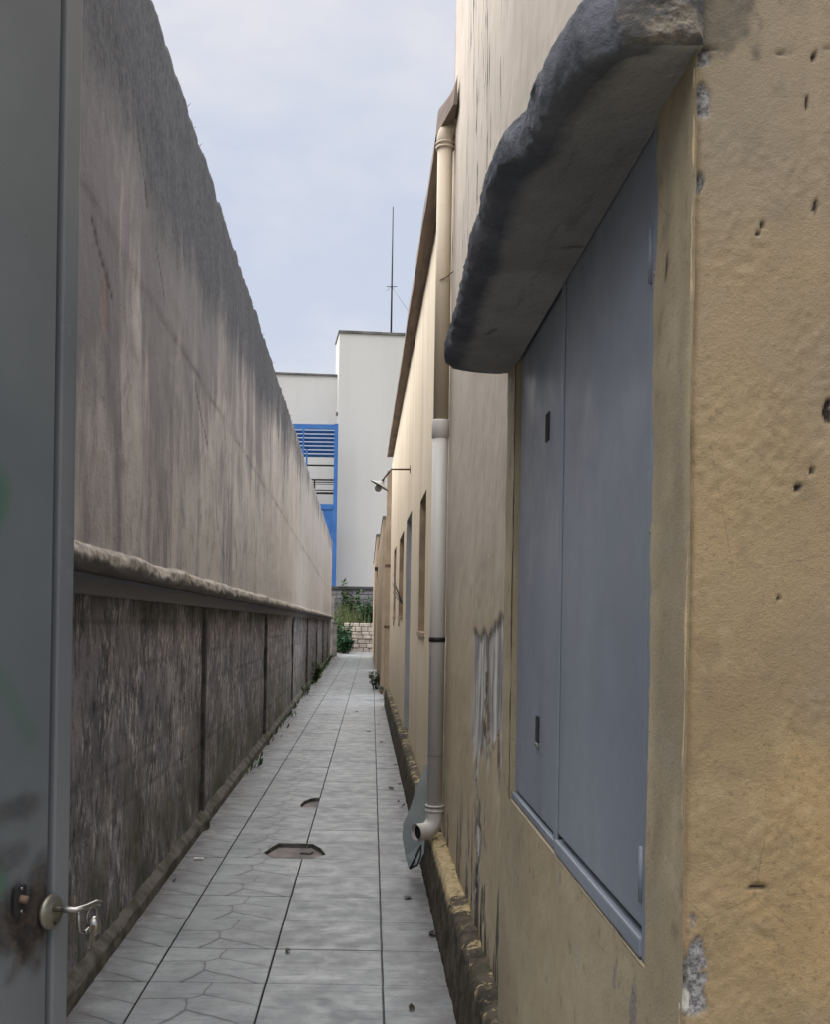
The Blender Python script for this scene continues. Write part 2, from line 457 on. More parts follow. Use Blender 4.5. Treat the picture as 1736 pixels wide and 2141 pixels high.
def m_steel(name, a, b, rough=0.45):
    n = N(name, rough, 0.4)
    c = n.mix(n.rng(n.noise(2.2, 4, 0.5), 0.3, 0.7), a, b)
    c = n.mix(n.rng(n.noise(1.0, 4, 0.6, n.map((9, 9, 0.7))), 0.5, 0.75, 0, 0.3), c, tuple(x * 0.7 for x in a))
    c = n.mix(n.rng(n.noise(60, 5, 0.75), 0.66, 0.74, 0, 0.5), c, tuple(x * 0.45 for x in a))
    c = n.mix(n.math('MULTIPLY', n.rng(n.noise(13, 6, 0.75), 0.6, 0.72), 0.3), c, tuple(min(1, x * 1.5) for x in b))
    c = n.mix(n.math('MULTIPLY', n.rng(n.noise(1.0, 6, 0.7, n.map((34, 34, 2.5))), 0.62, 0.72), 0.35), c, tuple(x * 0.55 for x in a))
    n.bump(n.noise(3.2, 3), 0.22, 0.02)
    return n.done(c, n.rng(n.noise(7, 4), 0.3, 0.7, rough - 0.08, rough + 0.12))
def m_gate():
    n = N('gate_paint', 0.4, 0.4)
    c = n.mix(n.rng(n.noise(2.5, 4), 0.3, 0.7), (0.128, 0.143, 0.155), (0.165, 0.178, 0.19))
    g = n.attr('green'); k = n.attr('dark')
    c = n.mix(g, c, (0.03, 0.13, 0.06))
    c = n.mix(k, c, n.mix(n.rng(n.noise(42, 6, 0.75), 0.4, 0.62), (0.022, 0.02, 0.024), (0.075, 0.058, 0.05)))
    c = n.mix(n.rng(n.noise(70, 5, 0.75), 0.66, 0.74, 0, 0.5), c, (0.05, 0.045, 0.045))
    n.bump(n.noise(6, 2), 0.1, 0.01)
    return n.done(c)
def m_leaf(name, a, b):
    n = N(name, 0.55, 0.3)
    c = n.mix(n.noise(3, 2, vec=n.obj()), a, b)
    c = n.mix(n.rng(n.noise(9, 2), 0.35, 0.65), c, tuple(x * 0.55 for x in a))
    n.b.inputs['Subsurface Weight'].default_value = 0.0
    return n.done(c)
def m_ground():
    n = N('bare_earth', 0.95, 0.1)
    c = n.mix(n.rng(n.noise(0.8, 6, 0.65), 0.35, 0.65), (0.13, 0.115, 0.085), (0.2, 0.18, 0.145))
    c = n.mix(n.rng(n.noise(0.15, 4), 0.45, 0.6, 0, 0.8), c, (0.06, 0.085, 0.03))
    n.bump(n.noise(14, 5), 0.6, 0.03)
    return n.done(c)
def m_eave():
    n = N('dark_eave_board', 0.85, 0.2)
    c = n.mix(n.rng(n.noise(1.0, 5, 0.65, n.map((14, 1.4, 14))), 0.3, 0.7), (0.13, 0.10, 0.085), (0.24, 0.19, 0.155))
    n.bump(n.noise(30, 4), 0.3, 0.006)
    return n.done(c)
M_UP, M_LOW, M_LEDGE, M_FOOT, M_TILE = m_upper(), m_lower(), m_ledge(), m_foot(), m_tile()
M_NEAR, M_YEL, M_AWN, M_KERB, M_FAR, M_WHITE = m_near(), m_yellow(), m_awning(), m_kerb(), m_far(), m_white()
M_SURR = m_yellow('faded_yellow_paint', (0.44, 0.375, 0.26), (0.38, 0.32, 0.22), (0.36, 0.33, 0.27))
M_SHUT = m_steel('shutter_paint', (0.20, 0.228, 0.285), (0.235, 0.263, 0.32))
M_SHGAP = plain('shutter_gap', (0.03, 0.034, 0.045), 0.7)
M_STILE = m_steel('stile_paint', (0.15, 0.16, 0.175), (0.19, 0.20, 0.213), 0.45)
M_BLUE = m_steel('blue_paint', (0.03, 0.125, 0.38), (0.045, 0.16, 0.44))
M_GATE, M_GROUND, M_EAVE = m_gate(), m_ground(), m_eave()
M_BED = plain('bedding_mortar', (0.205, 0.188, 0.186), 0.95, 0, 0.3, 9, 0.1, 0.5)
M_CHROME = plain('worn_chrome', (0.36, 0.35, 0.33), 0.32, 1.0, 0.15, 30, 0.5, 0.0)
M_BRASS = plain('tarnished_brass', (0.25, 0.238, 0.195), 0.42, 0.7, 0.2, 30, 0.5, 0.1)
M_BLACK = plain('black_iron', (0.02, 0.02, 0.022), 0.5, 0.0, 0.3, 20)
M_DARK = plain('dark_cavity', (0.02, 0.02, 0.022), 0.9)
M_RUST = plain('rusty_iron', (0.12, 0.08, 0.055), 0.8, 0.0, 0.4, 20)
M_COPE = plain('coping_concrete', (0.15, 0.145, 0.14), 0.9, 0, 0.4, 2.0, 0.1, 0.3)
M_GREYBLOCK = plain('grey_block', (0.20, 0.195, 0.205), 0.95, 0, 0.35, 1.6, 0.1, 0.4)
M_WSTONE = plain('whitewashed_stone', (0.50, 0.44, 0.39), 0.9, 0, 0.25, 2.5, 0.15, 0.4)
M_CONC = plain('grey_concrete', (0.20, 0.19, 0.18), 0.9, 0, 0.4, 2.5, 0.15, 0.4)
M_RIB = plain('black_mould_concrete', (0.085, 0.08, 0.083), 0.9, 0, 0.5, 6, 0.1, 0.5)
M_GLASS = plain('dusty_glass', (0.05, 0.055, 0.06), 0.2, 0, 0.2, 3, 0.5, 0)
M_GREEN = m_leaf('weed_leaf', (0.055, 0.12, 0.035), (0.10, 0.17, 0.05))
M_BUSH = m_leaf('bush_leaf', (0.03, 0.11, 0.045), (0.055, 0.15, 0.06))
M_GRASS = m_leaf('tall_grass', (0.085, 0.12, 0.04), (0.20, 0.22, 0.10))
M_DRY = m_leaf('dry_leaf', (0.03, 0.025, 0.02), (0.07, 0.05, 0.035))
M_SIDE = plain('tile_edge', (0.13, 0.128, 0.126), 0.95, 0, 0.4, 20, 0.1, 0.2)
M_PAPER = plain('white_paper', (0.8, 0.8, 0.8), 0.8)
def m_pipe(name, a, b):
    n = N(name, 0.5, 0.4)
    c = n.mix(n.rng(n.noise(1.0, 5, 0.6, n.map((12, 12, 0.8))), 0.3, 0.7), a, b)
    c = n.mix(n.rng(n.noise(25, 5, 0.7), 0.6, 0.74, 0, 0.5), c, tuple(x * 0.5 for x in a))
    return n.done(c)
M_PVC = m_pipe('grey_pvc', (0.54, 0.525, 0.505), (0.62, 0.60, 0.575))
M_PVCB = m_pipe('beige_painted_pvc', (0.47, 0.40, 0.30), (0.53, 0.45, 0.34))
M_BOARD = plain('grey_board', (0.36, 0.41, 0.415), 0.6, 0, 0.15, 5)

# ================================================================== SETTING
XL = lambda Y: -1.03 - 0.0087 * Y            # foot of the left wall
KX = lambda Y: 0.357 - 0.0028 * Y            # foot of the right kerb
NX = 0.4255                                   # face of the near right wall
FX = lambda Y: NX - 0.0038 * (Y - 5.67)      # face of the long wall
DZ = lambda Y: -0.004 * (Y - 4.0)            # fall of the left ledge

# ground
gs = 400
ys = np.linspace(-300, 700, 60); xs = np.linspace(-500, 500, 60)
GX, GY = np.meshgrid(xs, ys, indexing='ij')
g = grid('ground', np.stack([GX, GY, -0.06 + 0 * GX], -1), M_GROUND, flip=False)
tag(g, kind='structure')

# tiled path: a bed of mortar with loose tiles
Ys = np.linspace(-1.5, 49.0, 80)
bedL = np.stack([XL(Ys) - 0.02, Ys, np.full_like(Ys, -0.03)], -1)
bedR = np.stack([np.where(Ys < 18, KX(Ys) + 0.03, 0.42), Ys, np.full_like(Ys, -0.03)], -1)
bx_ = np.stack([bedL, bedR], 0)
t_ = np.linspace(0, 1, 6)[:, None, None]
path = grid('path', bx_[0][None] * (1 - t_) + bx_[1][None] * t_, M_BED, flip=False)
tag(path, kind='structure')
TX0, PITX, PITY, DX = -0.863, 0.4653, 0.435, 0.004
Y_J = 6.79                                    # a joint row, others step from it
GAPX, GAPY = 0.0055, 0.004
TH = 0.034
def prism_bm(bm, outline, z0, z1, bev=0.003):
    top = [bm.verts.new((x, y, z1 - bev)) for x, y in outline]
    bot = [bm.verts.new((x, y, z0)) for x, y in outline]
    cx = sum(p[0] for p in outline) / len(outline); cy = sum(p[1] for p in outline) / len(outline)
    ins = []
    k = len(outline)
    for i, (x, y) in enumerate(outline):
        d = Vector((cx - x, cy - y)); d = d.normalized() * bev * 1.3
        ins.append(bm.verts.new((x + d.x, y + d.y, z1)))
    for i in range(k):
        j = (i + 1) % k
        bm.faces.new([bot[i], bot[j], top[j], top[i]]).material_index = 1; bm.faces.new([top[i], top[j], ins[j], ins[i]])
    bm.faces.new(ins); bm.faces.new(bot[::-1])
hw, hd = (PITX - GAPX) / 2, (PITY - GAPY) / 2
bm = bmesh.new(); prism_bm(bm, [(-hw, -hd), (hw, -hd), (hw, hd), (-hw, hd)], -TH, 0)
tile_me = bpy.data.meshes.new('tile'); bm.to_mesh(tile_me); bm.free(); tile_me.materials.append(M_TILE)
rng = random.Random(3)
n_tile = 0
tile_me.materials.append(M_SIDE)
far_bm = bmesh.new()
def clip_poly(poly, f):
    """keep the part of poly where f(p) >= 0"""
    out = []
    for i in range(len(poly)):
        a, b = poly[i], poly[(i + 1) % len(poly)]
        fa, fb = f(a), f(b)
        if fa >= 0: out.append(a)
        if fa * fb < 0:
            t = fa / (fa - fb); out.append((a[0] + (b[0] - a[0]) * t, a[1] + (b[1] - a[1]) * t))
    return out
# broken openings in world x,y
hole1 = [(-0.62, 6.50), (-0.555, 6.345), (-0.30, 6.335), (-0.235, 6.48), (-0.275, 6.66), (-0.35, 6.788), (-0.55, 6.788), (-0.59, 6.70)]
hole2 = [(-0.545, 8.10), (-0.525, 8.30), (-0.48, 8.48), (-0.40, 8.53)]
rows = [j for j in range(-12, 98)]
for j in rows:
    y0 = Y_J + j * PITY
    if y0 < 1.7 or y0 + PITY > 48.5: continue
    for c in (-2, -1, 0, 1, 2, 3):
        x0 = TX0 + (c - 1) * PITX + DX * (y0 + PITY / 2)
        cx, cy = x0 + PITX / 2, y0 + PITY / 2
        rl = XL(cy) + 0.0
        rr = KX(cy) + 0.012 if cy < 17.6 else 0.41
        if x0 + PITX < rl + 0.02 or x0 > rr - 0.02: continue
        z = rng.uniform(-0.0016, 0.0016)
        shape = None
        ol = [(-hw, -hd), (hw, -hd), (hw, hd), (-hw, hd)]
        if x0 < rl: shape = clip_poly(ol, lambda p: p[0] - (XL(cy + p[1]) + 0.0 - cx))
        if x0 + PITX > rr: shape = clip_poly(shape or ol, lambda p: (rr - cx) - p[0])
        broken = None
        if abs(y0 + PITY - 6.79) < 0.02 and c in (1, 2): broken = 'a' if c == 1 else 'b'
        if j == 3 and c == 1: broken = 'c'
        if broken == 'a':     # right part gone
            shape = [(-hw, -hd)] + [(-0.555 - cx, -hd), (-0.62 - cx, 6.50 - cy), (-0.585 - cx, 6.66 - cy), (-0.55 - cx, hd), (-hw, hd)]
        elif broken == 'b':
            shape = [(-0.31 - cx, -hd), (hw, -hd), (hw, hd), (-0.335 - cx, hd), (-0.275 - cx, 6.66 - cy), (-0.235 - cx, 6.48 - cy)]
        elif broken == 'c':
            q = [(hw, -hd + 0.02), (hw - 0.10, -hd + 0.0), (hw - 0.135, -hd + 0.11), (hw - 0.10, 0.05), (hw - 0.05, hd - 0.02), (hw - 0.004, hd)]
            shape = [(-hw, -hd), (hw - 0.12, -hd), (hw - 0.135, -hd + 0.11), (hw - 0.115, 0.06), (hw - 0.07, hd - 0.03), (hw - 0.03, hd), (-hw, hd)]
        if shape is not None and len(shape) < 3: continue
        if n_tile < 292 and y0 > 2.0:
            if shape is None:
                o = bpy.data.objects.new('tile', tile_me)
            else:
                b = bmesh.new(); prism_bm(b, shape, -TH, 0)
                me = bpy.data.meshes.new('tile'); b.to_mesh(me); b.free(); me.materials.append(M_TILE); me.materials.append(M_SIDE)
                o = bpy.data.objects.new('tile', me)
                if broken: o['label'] = 'broken tile with a piece missing'
            o.location = (cx, cy, z)
            o.rotation_euler = (rng.uniform(-.0025, .0025), rng.uniform(-.0025, .0025), rng.uniform(-.002, .002))
            link(o, path); n_tile += 1
        else:
            prism_bm(far_bm, [(p[0] + cx, p[1] + cy) for p in (shape or ol)], -TH, z)
o = from_bm('tile_field', far_bm, M_TILE, path)
o.data.materials.append(M_SIDE)
o['kind'] = 'stuff'
# slivers of bedding that close the foot of the broken places are simply the bed itself

# right kerb: rough concrete upstand with worn yellow paint on top
ky = np.concatenate([np.arange(2.3, 8, 0.02), np.arange(8, 17.9, 0.06)])
prof = [(0.0, -0.03), (-0.004, 0.05), (0.0, 0.12), (0.004, 0.19), (0.008, 0.25), (0.012, 0.28), (0.022, 0.298), (0.036, 0.303), (0.05, 0.304), (0.065, 0.305), (0.085, 0.306), (0.11, 0.306)]
pp = []
for (a, b) in zip(prof[:-1], prof[1:]):
    for t in np.linspace(0, 1, 4)[:-1]: pp.append((a[0] + (b[0] - a[0]) * t, a[1] + (b[1] - a[1]) * t))
pp.append(prof[-1]); pp = np.array(pp)
KY, KI = np.meshgrid(ky, np.arange(len(pp)), indexing='ij')
px_, pz_ = pp[KI, 0], pp[KI, 1]
arc = KI * 0.014
nz = fbm(KY * 7, arc * 7, 4, 5) - 0.5
n2 = fbm(KY * 25, arc * 25, 3, 9) - 0.5
amp = 0.030 * sstep(0.0, 0.1, pz_ + 0.02)
kP = np.stack([KX(KY) + px_ + nz * amp * 0.5 + n2 * 0.010, KY, pz_ + (nz * 0.45 + n2 * 0.5) * amp * sstep(0.2, 0.3, pz_)], -1)
topa = sstep(0.26, 0.296, pz_ + 0.02 * nz)
kerb = grid('kerb', kP, M_KERB, None, {'top': topa}, flip=False)
tag(kerb, kind='structure')

# ================================================================== LEFT WALL
lw = thing('boundary_wall', 'tall grey rendered wall with black run-off stains and a ledge, left of the path', 'wall', loc=(XL(20) - 0.2, 20, 0))
def ystep(a, b, s0=0.022, k=0.0042):
    y = [a]
    while y[-1] < b: y.append(y[-1] + s0 + k * max(0, y[-1] - 3))
    y[-1] = b
    return np.array(y)
yu = ystep(1.7, 40.0, 0.008, 0.002)
zu = np.concatenate([np.arange(0, 1, 1 / 105.0), [1.0]])
UY, UT = np.meshgrid(yu, zu, indexing='ij')
zb = 1.60 + DZ(UY); zt = 4.41 - 0.0012 * (UY - 5)
jag = (fbm(UY * 5, 0 * UY, 4, 31) - 0.5) * 0.075 * (UT > 0.975)
UZ = zb + (zt - zb) * UT + jag
# horizontal day-joint with slight step, and cracks
seam = 3.02 + 0.05 * (fbm(UY * 0.8, 0 * UY, 4, 77) - 0.5) + 0.03 * (fbm(UY * 6, 0 * UY, 2, 78) - 0.5) - 0.018 * (UY - 4)
rel = (fbm(UY * 3.2, UZ * 3.2, 5, 11) - 0.5) * 0.016 + (fbm(UY * 16, UZ * 16, 3, 12) - 0.5) * 0.004
rel = rel - 0.004 * sstep(0.012, -0.012, UZ - seam) * sstep(1.9, 2.7, UZ)
gapmask = sstep(0.45, 0.6, fbm(UY * 2.0, 0 * UY, 3, 90))
crack = np.exp(-((UZ - seam) / 0.009) ** 2) * gapmask * 0.45
for (y0, z0, y1, z1, w) in ((4.75, 3.72, 5.05, 3.42, .012), (5.35, 3.98, 5.4, 3.7, .01), (4.02, 2.98, 4.4, 2.76, .014), (5.25, 3.3, 5.5, 3.1, .008), (6.6, 2.9, 7.2, 2.62, .012), (7.6, 2.4, 7.7, 2.1, .012)):
    t = np.clip(((UY - y0) * (y1 - y0) + (UZ - z0) * (z1 - z0)) / ((y1 - y0) ** 2 + (z1 - z0) ** 2), 0, 1)
    wob = 0.03 * (fbm(UZ * 14, UY * 5, 4, 41) - 0.5)
    d = np.hypot(UY - (y0 + (y1 - y0) * t) + wob, UZ - (z0 + (z1 - z0) * t) + wob)
    crack = np.maximum(crack, np.exp(-(d / w) ** 2))
bspot = sstep(1.0, 0.55, ell(UY, UZ, 4.27, 2.70, 0.07, 0.13) + (fbm(UY * 30, UZ * 30, 3, 8) - 0.5) * 1.2)
rel = rel - 0.003 * np.clip(crack, 0, 1) - 0.006 * bspot
UX = XL(UY) - 0.012 + rel
face = np.stack([UX, UY, UZ], -1)
cap1 = face[:, -1:, :].copy(); cap1[..., 0] -= 0.05; cap1[..., 2] += 0.012
cap2 = face[:, -1:, :].copy(); cap2[..., 0] -= 0.20
cap3 = cap2.copy(); cap3[..., 2] = 0
face = np.concatenate([face, cap1, cap2, cap3], 1)
z1_ = np.zeros((len(yu), 3))
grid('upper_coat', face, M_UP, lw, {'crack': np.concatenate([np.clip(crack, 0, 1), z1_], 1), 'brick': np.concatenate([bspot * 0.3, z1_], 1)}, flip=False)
# far end closing face of the wall
box('end_face', XL(40) - 0.215, XL(40) - 0.02, 40.0, 40.05, 0, 4.36, M_UP, lw)
# ledge and beam under it
lp = [(-0.05, 0.275, 0.0), (0.02, 0.262, 0.05), (0.052, 0.25, 0.15), (0.068, 0.235, 0.3), (0.072, 0.205, 0.55), (0.072, 0.175, 0.8), (0.066, 0.15, 1.0), (0.03, 0.145, 1.3), (-0.012, 0.142, 1.3), (-0.016, 0.11, 1.3), (-0.018, 0.082, 1.3), (-0.06, 0.078, 1.3)]
L2 = []
for a, b in zip(lp[:-1], lp[1:]):
    for t in np.linspace(0, 1, 4)[:-1]: L2.append([a[k] + (b[k] - a[k]) * t for k in range(3)])
L2.append(list(lp[-1])); L2 = np.array(L2)
yl = ystep(1.7, 40.0, 0.024)
LY, LI = np.meshgrid(yl, np.arange(len(L2)), indexing='ij')
wgt = np.exp(-((L2[LI, 2] - 0.4) / 0.55) ** 2)
nn = (fbm(LY * 6, LI * 0.25, 4, 51) - 0.5)
lz = (fbm(LY * 2.2, 0 * LY, 4, 53) - 0.5) * 0.03
LP = np.stack([XL(LY) + L2[LI, 0] + nn * 0.022 * wgt, LY, CAMZ + L2[LI, 1] + DZ(LY) + lz * sstep(1.3, 0.2, L2[LI, 2]) + nn * 0.018 * wgt], -1)
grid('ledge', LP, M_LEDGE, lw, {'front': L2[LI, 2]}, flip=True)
# lower concrete panels, one by one
joints = [1.7, 2.35, 7.25, 12.1, 17.0, 21.9, 26.8, 31.7, 36.6, 40.0]
for i, (a, b) in enumerate(zip(joints[:-1], joints[1:])):
    yy = ystep(a + 0.014, b - 0.014, 0.02, 0.004)
    zz = np.linspace(-0.05, 1.56, 72)
    PY, PZ = np.meshgrid(yy, zz, indexing='ij')
    PZ = PZ + DZ(PY) * np.clip(PZ / 1.5, 0, 1)
    rel = (fbm(PY * 4, PZ * 4, 5, 61 + i) - 0.5) * 0.022 + (fbm(PY * 22, PZ * 9, 3, 62) - 0.5) * 0.007
    # faint courses of the blocks under the coat
    cz = np.abs(((PZ + 0.05) / 0.21) % 1 - 0.5) ; row = np.floor((PZ + 0.05) / 0.21)
    cy_ = np.abs(((PY + 0.2 * (row % 2)) / 0.4) % 1 - 0.5)
    rel = rel - 0.005 * sstep(0.455, 0.495, cz) * vnoise(PY * 2, PZ * 2, 5) - 0.004 * sstep(0.478, 0.498, cy_) * vnoise(PY * 2, PZ * 2, 6)
    off = (0.008 if i % 2 else 0.0)
    fc = np.stack([XL(PY) - 0.045 + off + rel, PY, PZ], -1)
    e0 = fc[:1].copy(); e0[..., 0] -= 0.05; e1 = fc[-1:].copy(); e1[..., 0] -= 0.05
    cou = np.maximum(sstep(0.455, 0.49, cz) * vnoise(PY * 3, PZ * 3, 5), sstep(0.48, 0.496, cy_) * vnoise(PY * 3, PZ * 3, 6)) * 0.55
    grid('panel', np.concatenate([e0, fc, e1], 0), M_LOW, lw, {'course': np.concatenate([cou[:1] * 0 + 1, cou, cou[:1] * 0 + 1], 0)}, flip=False)
box('joint_backing', 0, 0.02, 1.7, 40, -0.02, 1.5, M_DARK, lw, M=Matrix(((1, -0.0087, 0, -1.03 - 0.115), (0, 1, 0, 0), (0, 0, 1, 0), (0, 0, 0, 1))))
for jy in joints[1:-1]:
    bm = bmesh.new()
    box_bm(bm, XL(jy) - 0.06, XL(jy) - 0.012, jy - 0.035, jy + 0.035, -0.02, 1.515 + DZ(jy), 0.006)
    from_bm('rib', bm, M_RIB, lw)
# mortar foot along the base
fp = [(-0.06, 0.10), (-0.045, 0.098), (-0.006, 0.064), (0.0, 0.055), (0.002, 0.02), (0.002, -0.03)]
F2 = []
for a, b in zip(fp[:-1], fp[1:]):
    for t in np.linspace(0, 1, 4)[:-1]: F2.append((a[0] + (b[0] - a[0]) * t, a[1] + (b[1] - a[1]) * t))
F2.append(fp[-1]); F2 = np.array(F2)
FY, FI = np.meshgrid(ystep(1.7, 40.0, 0.025), np.arange(len(F2)), indexing='ij')
nf = fbm(FY * 7, FI * 0.4, 4, 71) - 0.5
lump = np.zeros_like(FY)
for jy in joints[2:-1]: lump = np.maximum(lump, np.exp(-((FY - jy + 0.03) / 0.09) ** 4))
grid('foot', np.stack([XL(FY) + F2[FI, 0] + nf * 0.009 + lump * 0.03, FY, F2[FI, 1] * (1 + 0.25 * lump) + nf * 0.007], -1), M_FOOT, lw, flip=True)

# sprigs on top of the wall: uncountable fringe
bm = bmesh.new()
r2 = random.Random(11)
for k in range(230):
    y = 4.2 + 30 * r2.random() ** 2.2
    x = XL(y) - 0.03 - 0.06 * r2.random(); z = 4.40
    h = r2.uniform(0.02, 0.07) * (1.6 if r2.random() < 0.12 else 0.8)
    dx, dy = r2.uniform(-.03, .05), r2.uniform(-.03, .03)
    wd = 0.0022
    p0 = Vector((x, y, z)); p1 = p0 + Vector((dx * .4, dy * .4, h * .6)); p2 = p0 + Vector((dx, dy, h))
    tube_bm(bm, [p0, p1, p2], [wd, wd * .8, wd * .4], 4, False)
o = from_bm('wall_top_weeds', bm, M_DRY)
tag(o, 'thin dry sprigs along the top edge of the tall grey wall', 'weeds', kind='stuff')

# ================================================================== RIGHT: TALL NEAR BUILDING
nb = thing('corner_building', 'tall beige building with peeling paint, yellow end and a broken concrete hood', 'building', loc=(1.2, 3.0, 0))
# side wall with peeling paint
yn = np.concatenate([np.linspace(1.31, 2.9, 60)[:-1], np.arange(2.9, 5.671, 0.011)]); zn = np.concatenate([np.arange(-0.05, 3.2, 0.014), np.arange(3.2, 6.0, 0.03)])
NY, NZ = np.meshgrid(yn, zn, indexing='ij')
def near_px(px, py): return at_x(px, py, NX)
v1 = fbm(NY * 10, NZ * 2.4, 6, 21, 0.6); v2 = fbm(NY * 9, NZ * 9, 4, 22)
edge_top = 1.40 + 0.10 * (fbm(NY * 7, 0 * NY, 3, 25) - 0.5) + 0.10 * sstep(3.6, 3.2, NY)
reg1 = sstep(4.30, 4.12, NY) * sstep(edge_top + 0.01, edge_top - 0.02, NZ) * sstep(0.88, 1.0, NZ + 0.25 * (v1 - 0.5)) * sstep(3.18, 3.3, NY)
pe1 = reg1 * sstep(0.40, 0.44, v1 * 0.8 + v2 * 0.25 + 0.10 * sstep(1.0, 1.3, NZ))
reg2 = sstep(4.3, 3.9, NY) * sstep(1.15, 0.9, NZ) * sstep(3.2, 3.4, NY)
pe2 = reg2 * sstep(0.55, 0.6, v1 * 0.75 + v2 * 0.3)
reg3 = sstep(0.62, 0.35, NZ)
pe3 = reg3 * sstep(0.60, 0.66, v1 * 0.6 + v2 * 0.45)
peel = np.clip(np.maximum(np.maximum(pe1, pe2), pe3), 0, 1)
gy, gz = np.gradient(peel); rim = np.clip(np.hypot(gy, gz * 0.8) * 2.0 - 0.35, 0, 0.8)
mo = sstep(0.64, 0.72, fbm(NY * 34, NZ * 3.4, 4, 27)) * sstep(2.7, 3.3, NZ) * sstep(5.3, 4.6, NY) * sstep(2.9, 4.0, NY)
mo = np.maximum(mo, sstep(0.55, 0.62, fbm(NY * 16, NZ * 3, 5, 28)) * 0.85 * sstep(0.95, 0.45, NZ + 0.12 * (NY - 3.4)))
mo = np.maximum(mo, np.exp(-((NY - 5.66) / 0.02) ** 2) * np.maximum(sstep(0.4, 0.6, fbm(NZ * 6, NY, 3, 29)) * 0.7, sstep(4.0, 4.2, NZ) * 0.75))
rel = (fbm(NY * 5, NZ * 5, 4, 23) - 0.5) * 0.010 + (fbm(NY * 30, NZ * 30, 2, 24) - 0.5) * 0.0025 - 0.007 * peel
endj = 0.012 * (fbm(NZ * 5, 0 * NZ, 4, 30) - 0.5) * (NY > 5.655)
NP = np.stack([NX - rel, NY + endj, NZ], -1)
b0 = NP[-1:].copy(); b0[..., 0] += 0.35; b0[..., 1] = 5.68
NP = np.concatenate([NP, b0], 0)
zz = lambda a: np.concatenate([a, np.zeros((1, a.shape[1]))], 0)
grid('side_wall', NP, M_NEAR, nb, {'peel': zz(peel), 'rim': zz(rim), 'mould': zz(mo)}, skip=np.concatenate([(NY[1:, 1:] < 3.0) & (NZ[1:, 1:] < 2.42), np.zeros((1, NY.shape[1] - 1), bool)], 0), flip=True)
# hatch surround: a slightly proud field of wall around the opening
SX, YA, YE = 0.395, 1.295, 3.03
HY0, HY1, HZ0, HZ1 = 1.468, 2.88, 0.968, 2.160
HZT = HZ1 + 0.10
ya = np.unique(np.concatenate([np.arange(YA, YE, 0.009), [YE, HY0, HY1]])); za = np.unique(np.concatenate([np.arange(-0.05, 2.47, 0.012), [HZ0, HZ1]]))
AY, AZ = np.meshgrid(ya, za, indexing='ij')
dist = np.minimum.reduce([np.abs(AY - HY0), np.abs(AY - HY1), np.abs(AZ - HZ0)])
rel = (fbm(AY * 9, AZ * 9, 4, 33) - 0.5) * 0.007 + (fbm(AY * 60, AZ * 60, 2, 34) - 0.5) * 0.0022
inside = (AY[:-1, :-1] >= HY0 - 1e-6) & (AY[1:, 1:] <= HY1 + 1e-6) & (AZ[:-1, :-1] >= HZ0 - 1e-6) & (AZ[1:, 1:] <= HZ1 + 1e-6)
sill = (fbm(AY * 14, 0 * AY, 4, 35) - 0.5) * 0.016 * np.exp(-((AZ - HZ0) / 0.01) ** 2)
cem = sstep(1.0, 0.7, ell(AY, AZ, 1.52, 0.88, 0.026, 0.075) + (fbm(AY * 60, AZ * 25, 3, 36) - 0.5) * 1.2)
cem = np.maximum(cem, sstep(1.0, 0.8, ell(AY, AZ, 1.643, 0.892, 0.012, 0.026) + (fbm(AY * 50, AZ * 50, 2, 37) - 0.5)))
greyband = sstep(1.47, 1.40, AY) * sstep(0.35, 0.6, fbm(AY * 12, AZ * 3, 4, 38)) * 1.0 * sstep(1.295, 1.31, AY)
cem = np.maximum(cem * 0.75, 0)
hol = sstep(1.0, 0.6, ell(AY, AZ, 1.41, 1.93, 0.008, 0.018))
drt = np.maximum(greyband * 0.3, sstep(0.72, 0.80, fbm(AY * 30, AZ * 30, 3, 39)) * 0.4)
AP = np.stack([SX - rel, AY, AZ + sill], -1)
grid('hatch_surround', AP, M_SURR, nb, {'dirt': drt, 'cement': cem, 'hole': hol, 'chip': 0 * AY}, skip=inside, flip=True)
box('surround_return', SX + 0.002, NX + 0.05, YE - 0.02, YE + 0.001, 0, 2.455, M_SURR, nb)
box('surround_top', SX + 0.003, NX + 0.01, YA + 0.02, YE - 0.021, 2.44, 2.455, M_SURR, nb)
# jambs and sill of the opening
REV = 0.012
for nm, (x0, x1, y0, y1, z0, z1) in {'far_jamb': (SX + 0.003, SX + 0.06, HY1, HY1 + 0.02, HZ0 - 0.01, HZT), 'near_jamb': (SX + 0.003, SX + 0.06, HY0 - 0.02, HY0, HZ0 - 0.01, HZT), 'sill': (SX + 0.003, SX + 0.10, HY0, HY1, HZ0 - 0.02, HZ0 - 0.002)}.items():
    box(nm.replace('far_', '').replace('near_', ''), x0, x1, y0, y1, z0, z1, M_SURR, nb)
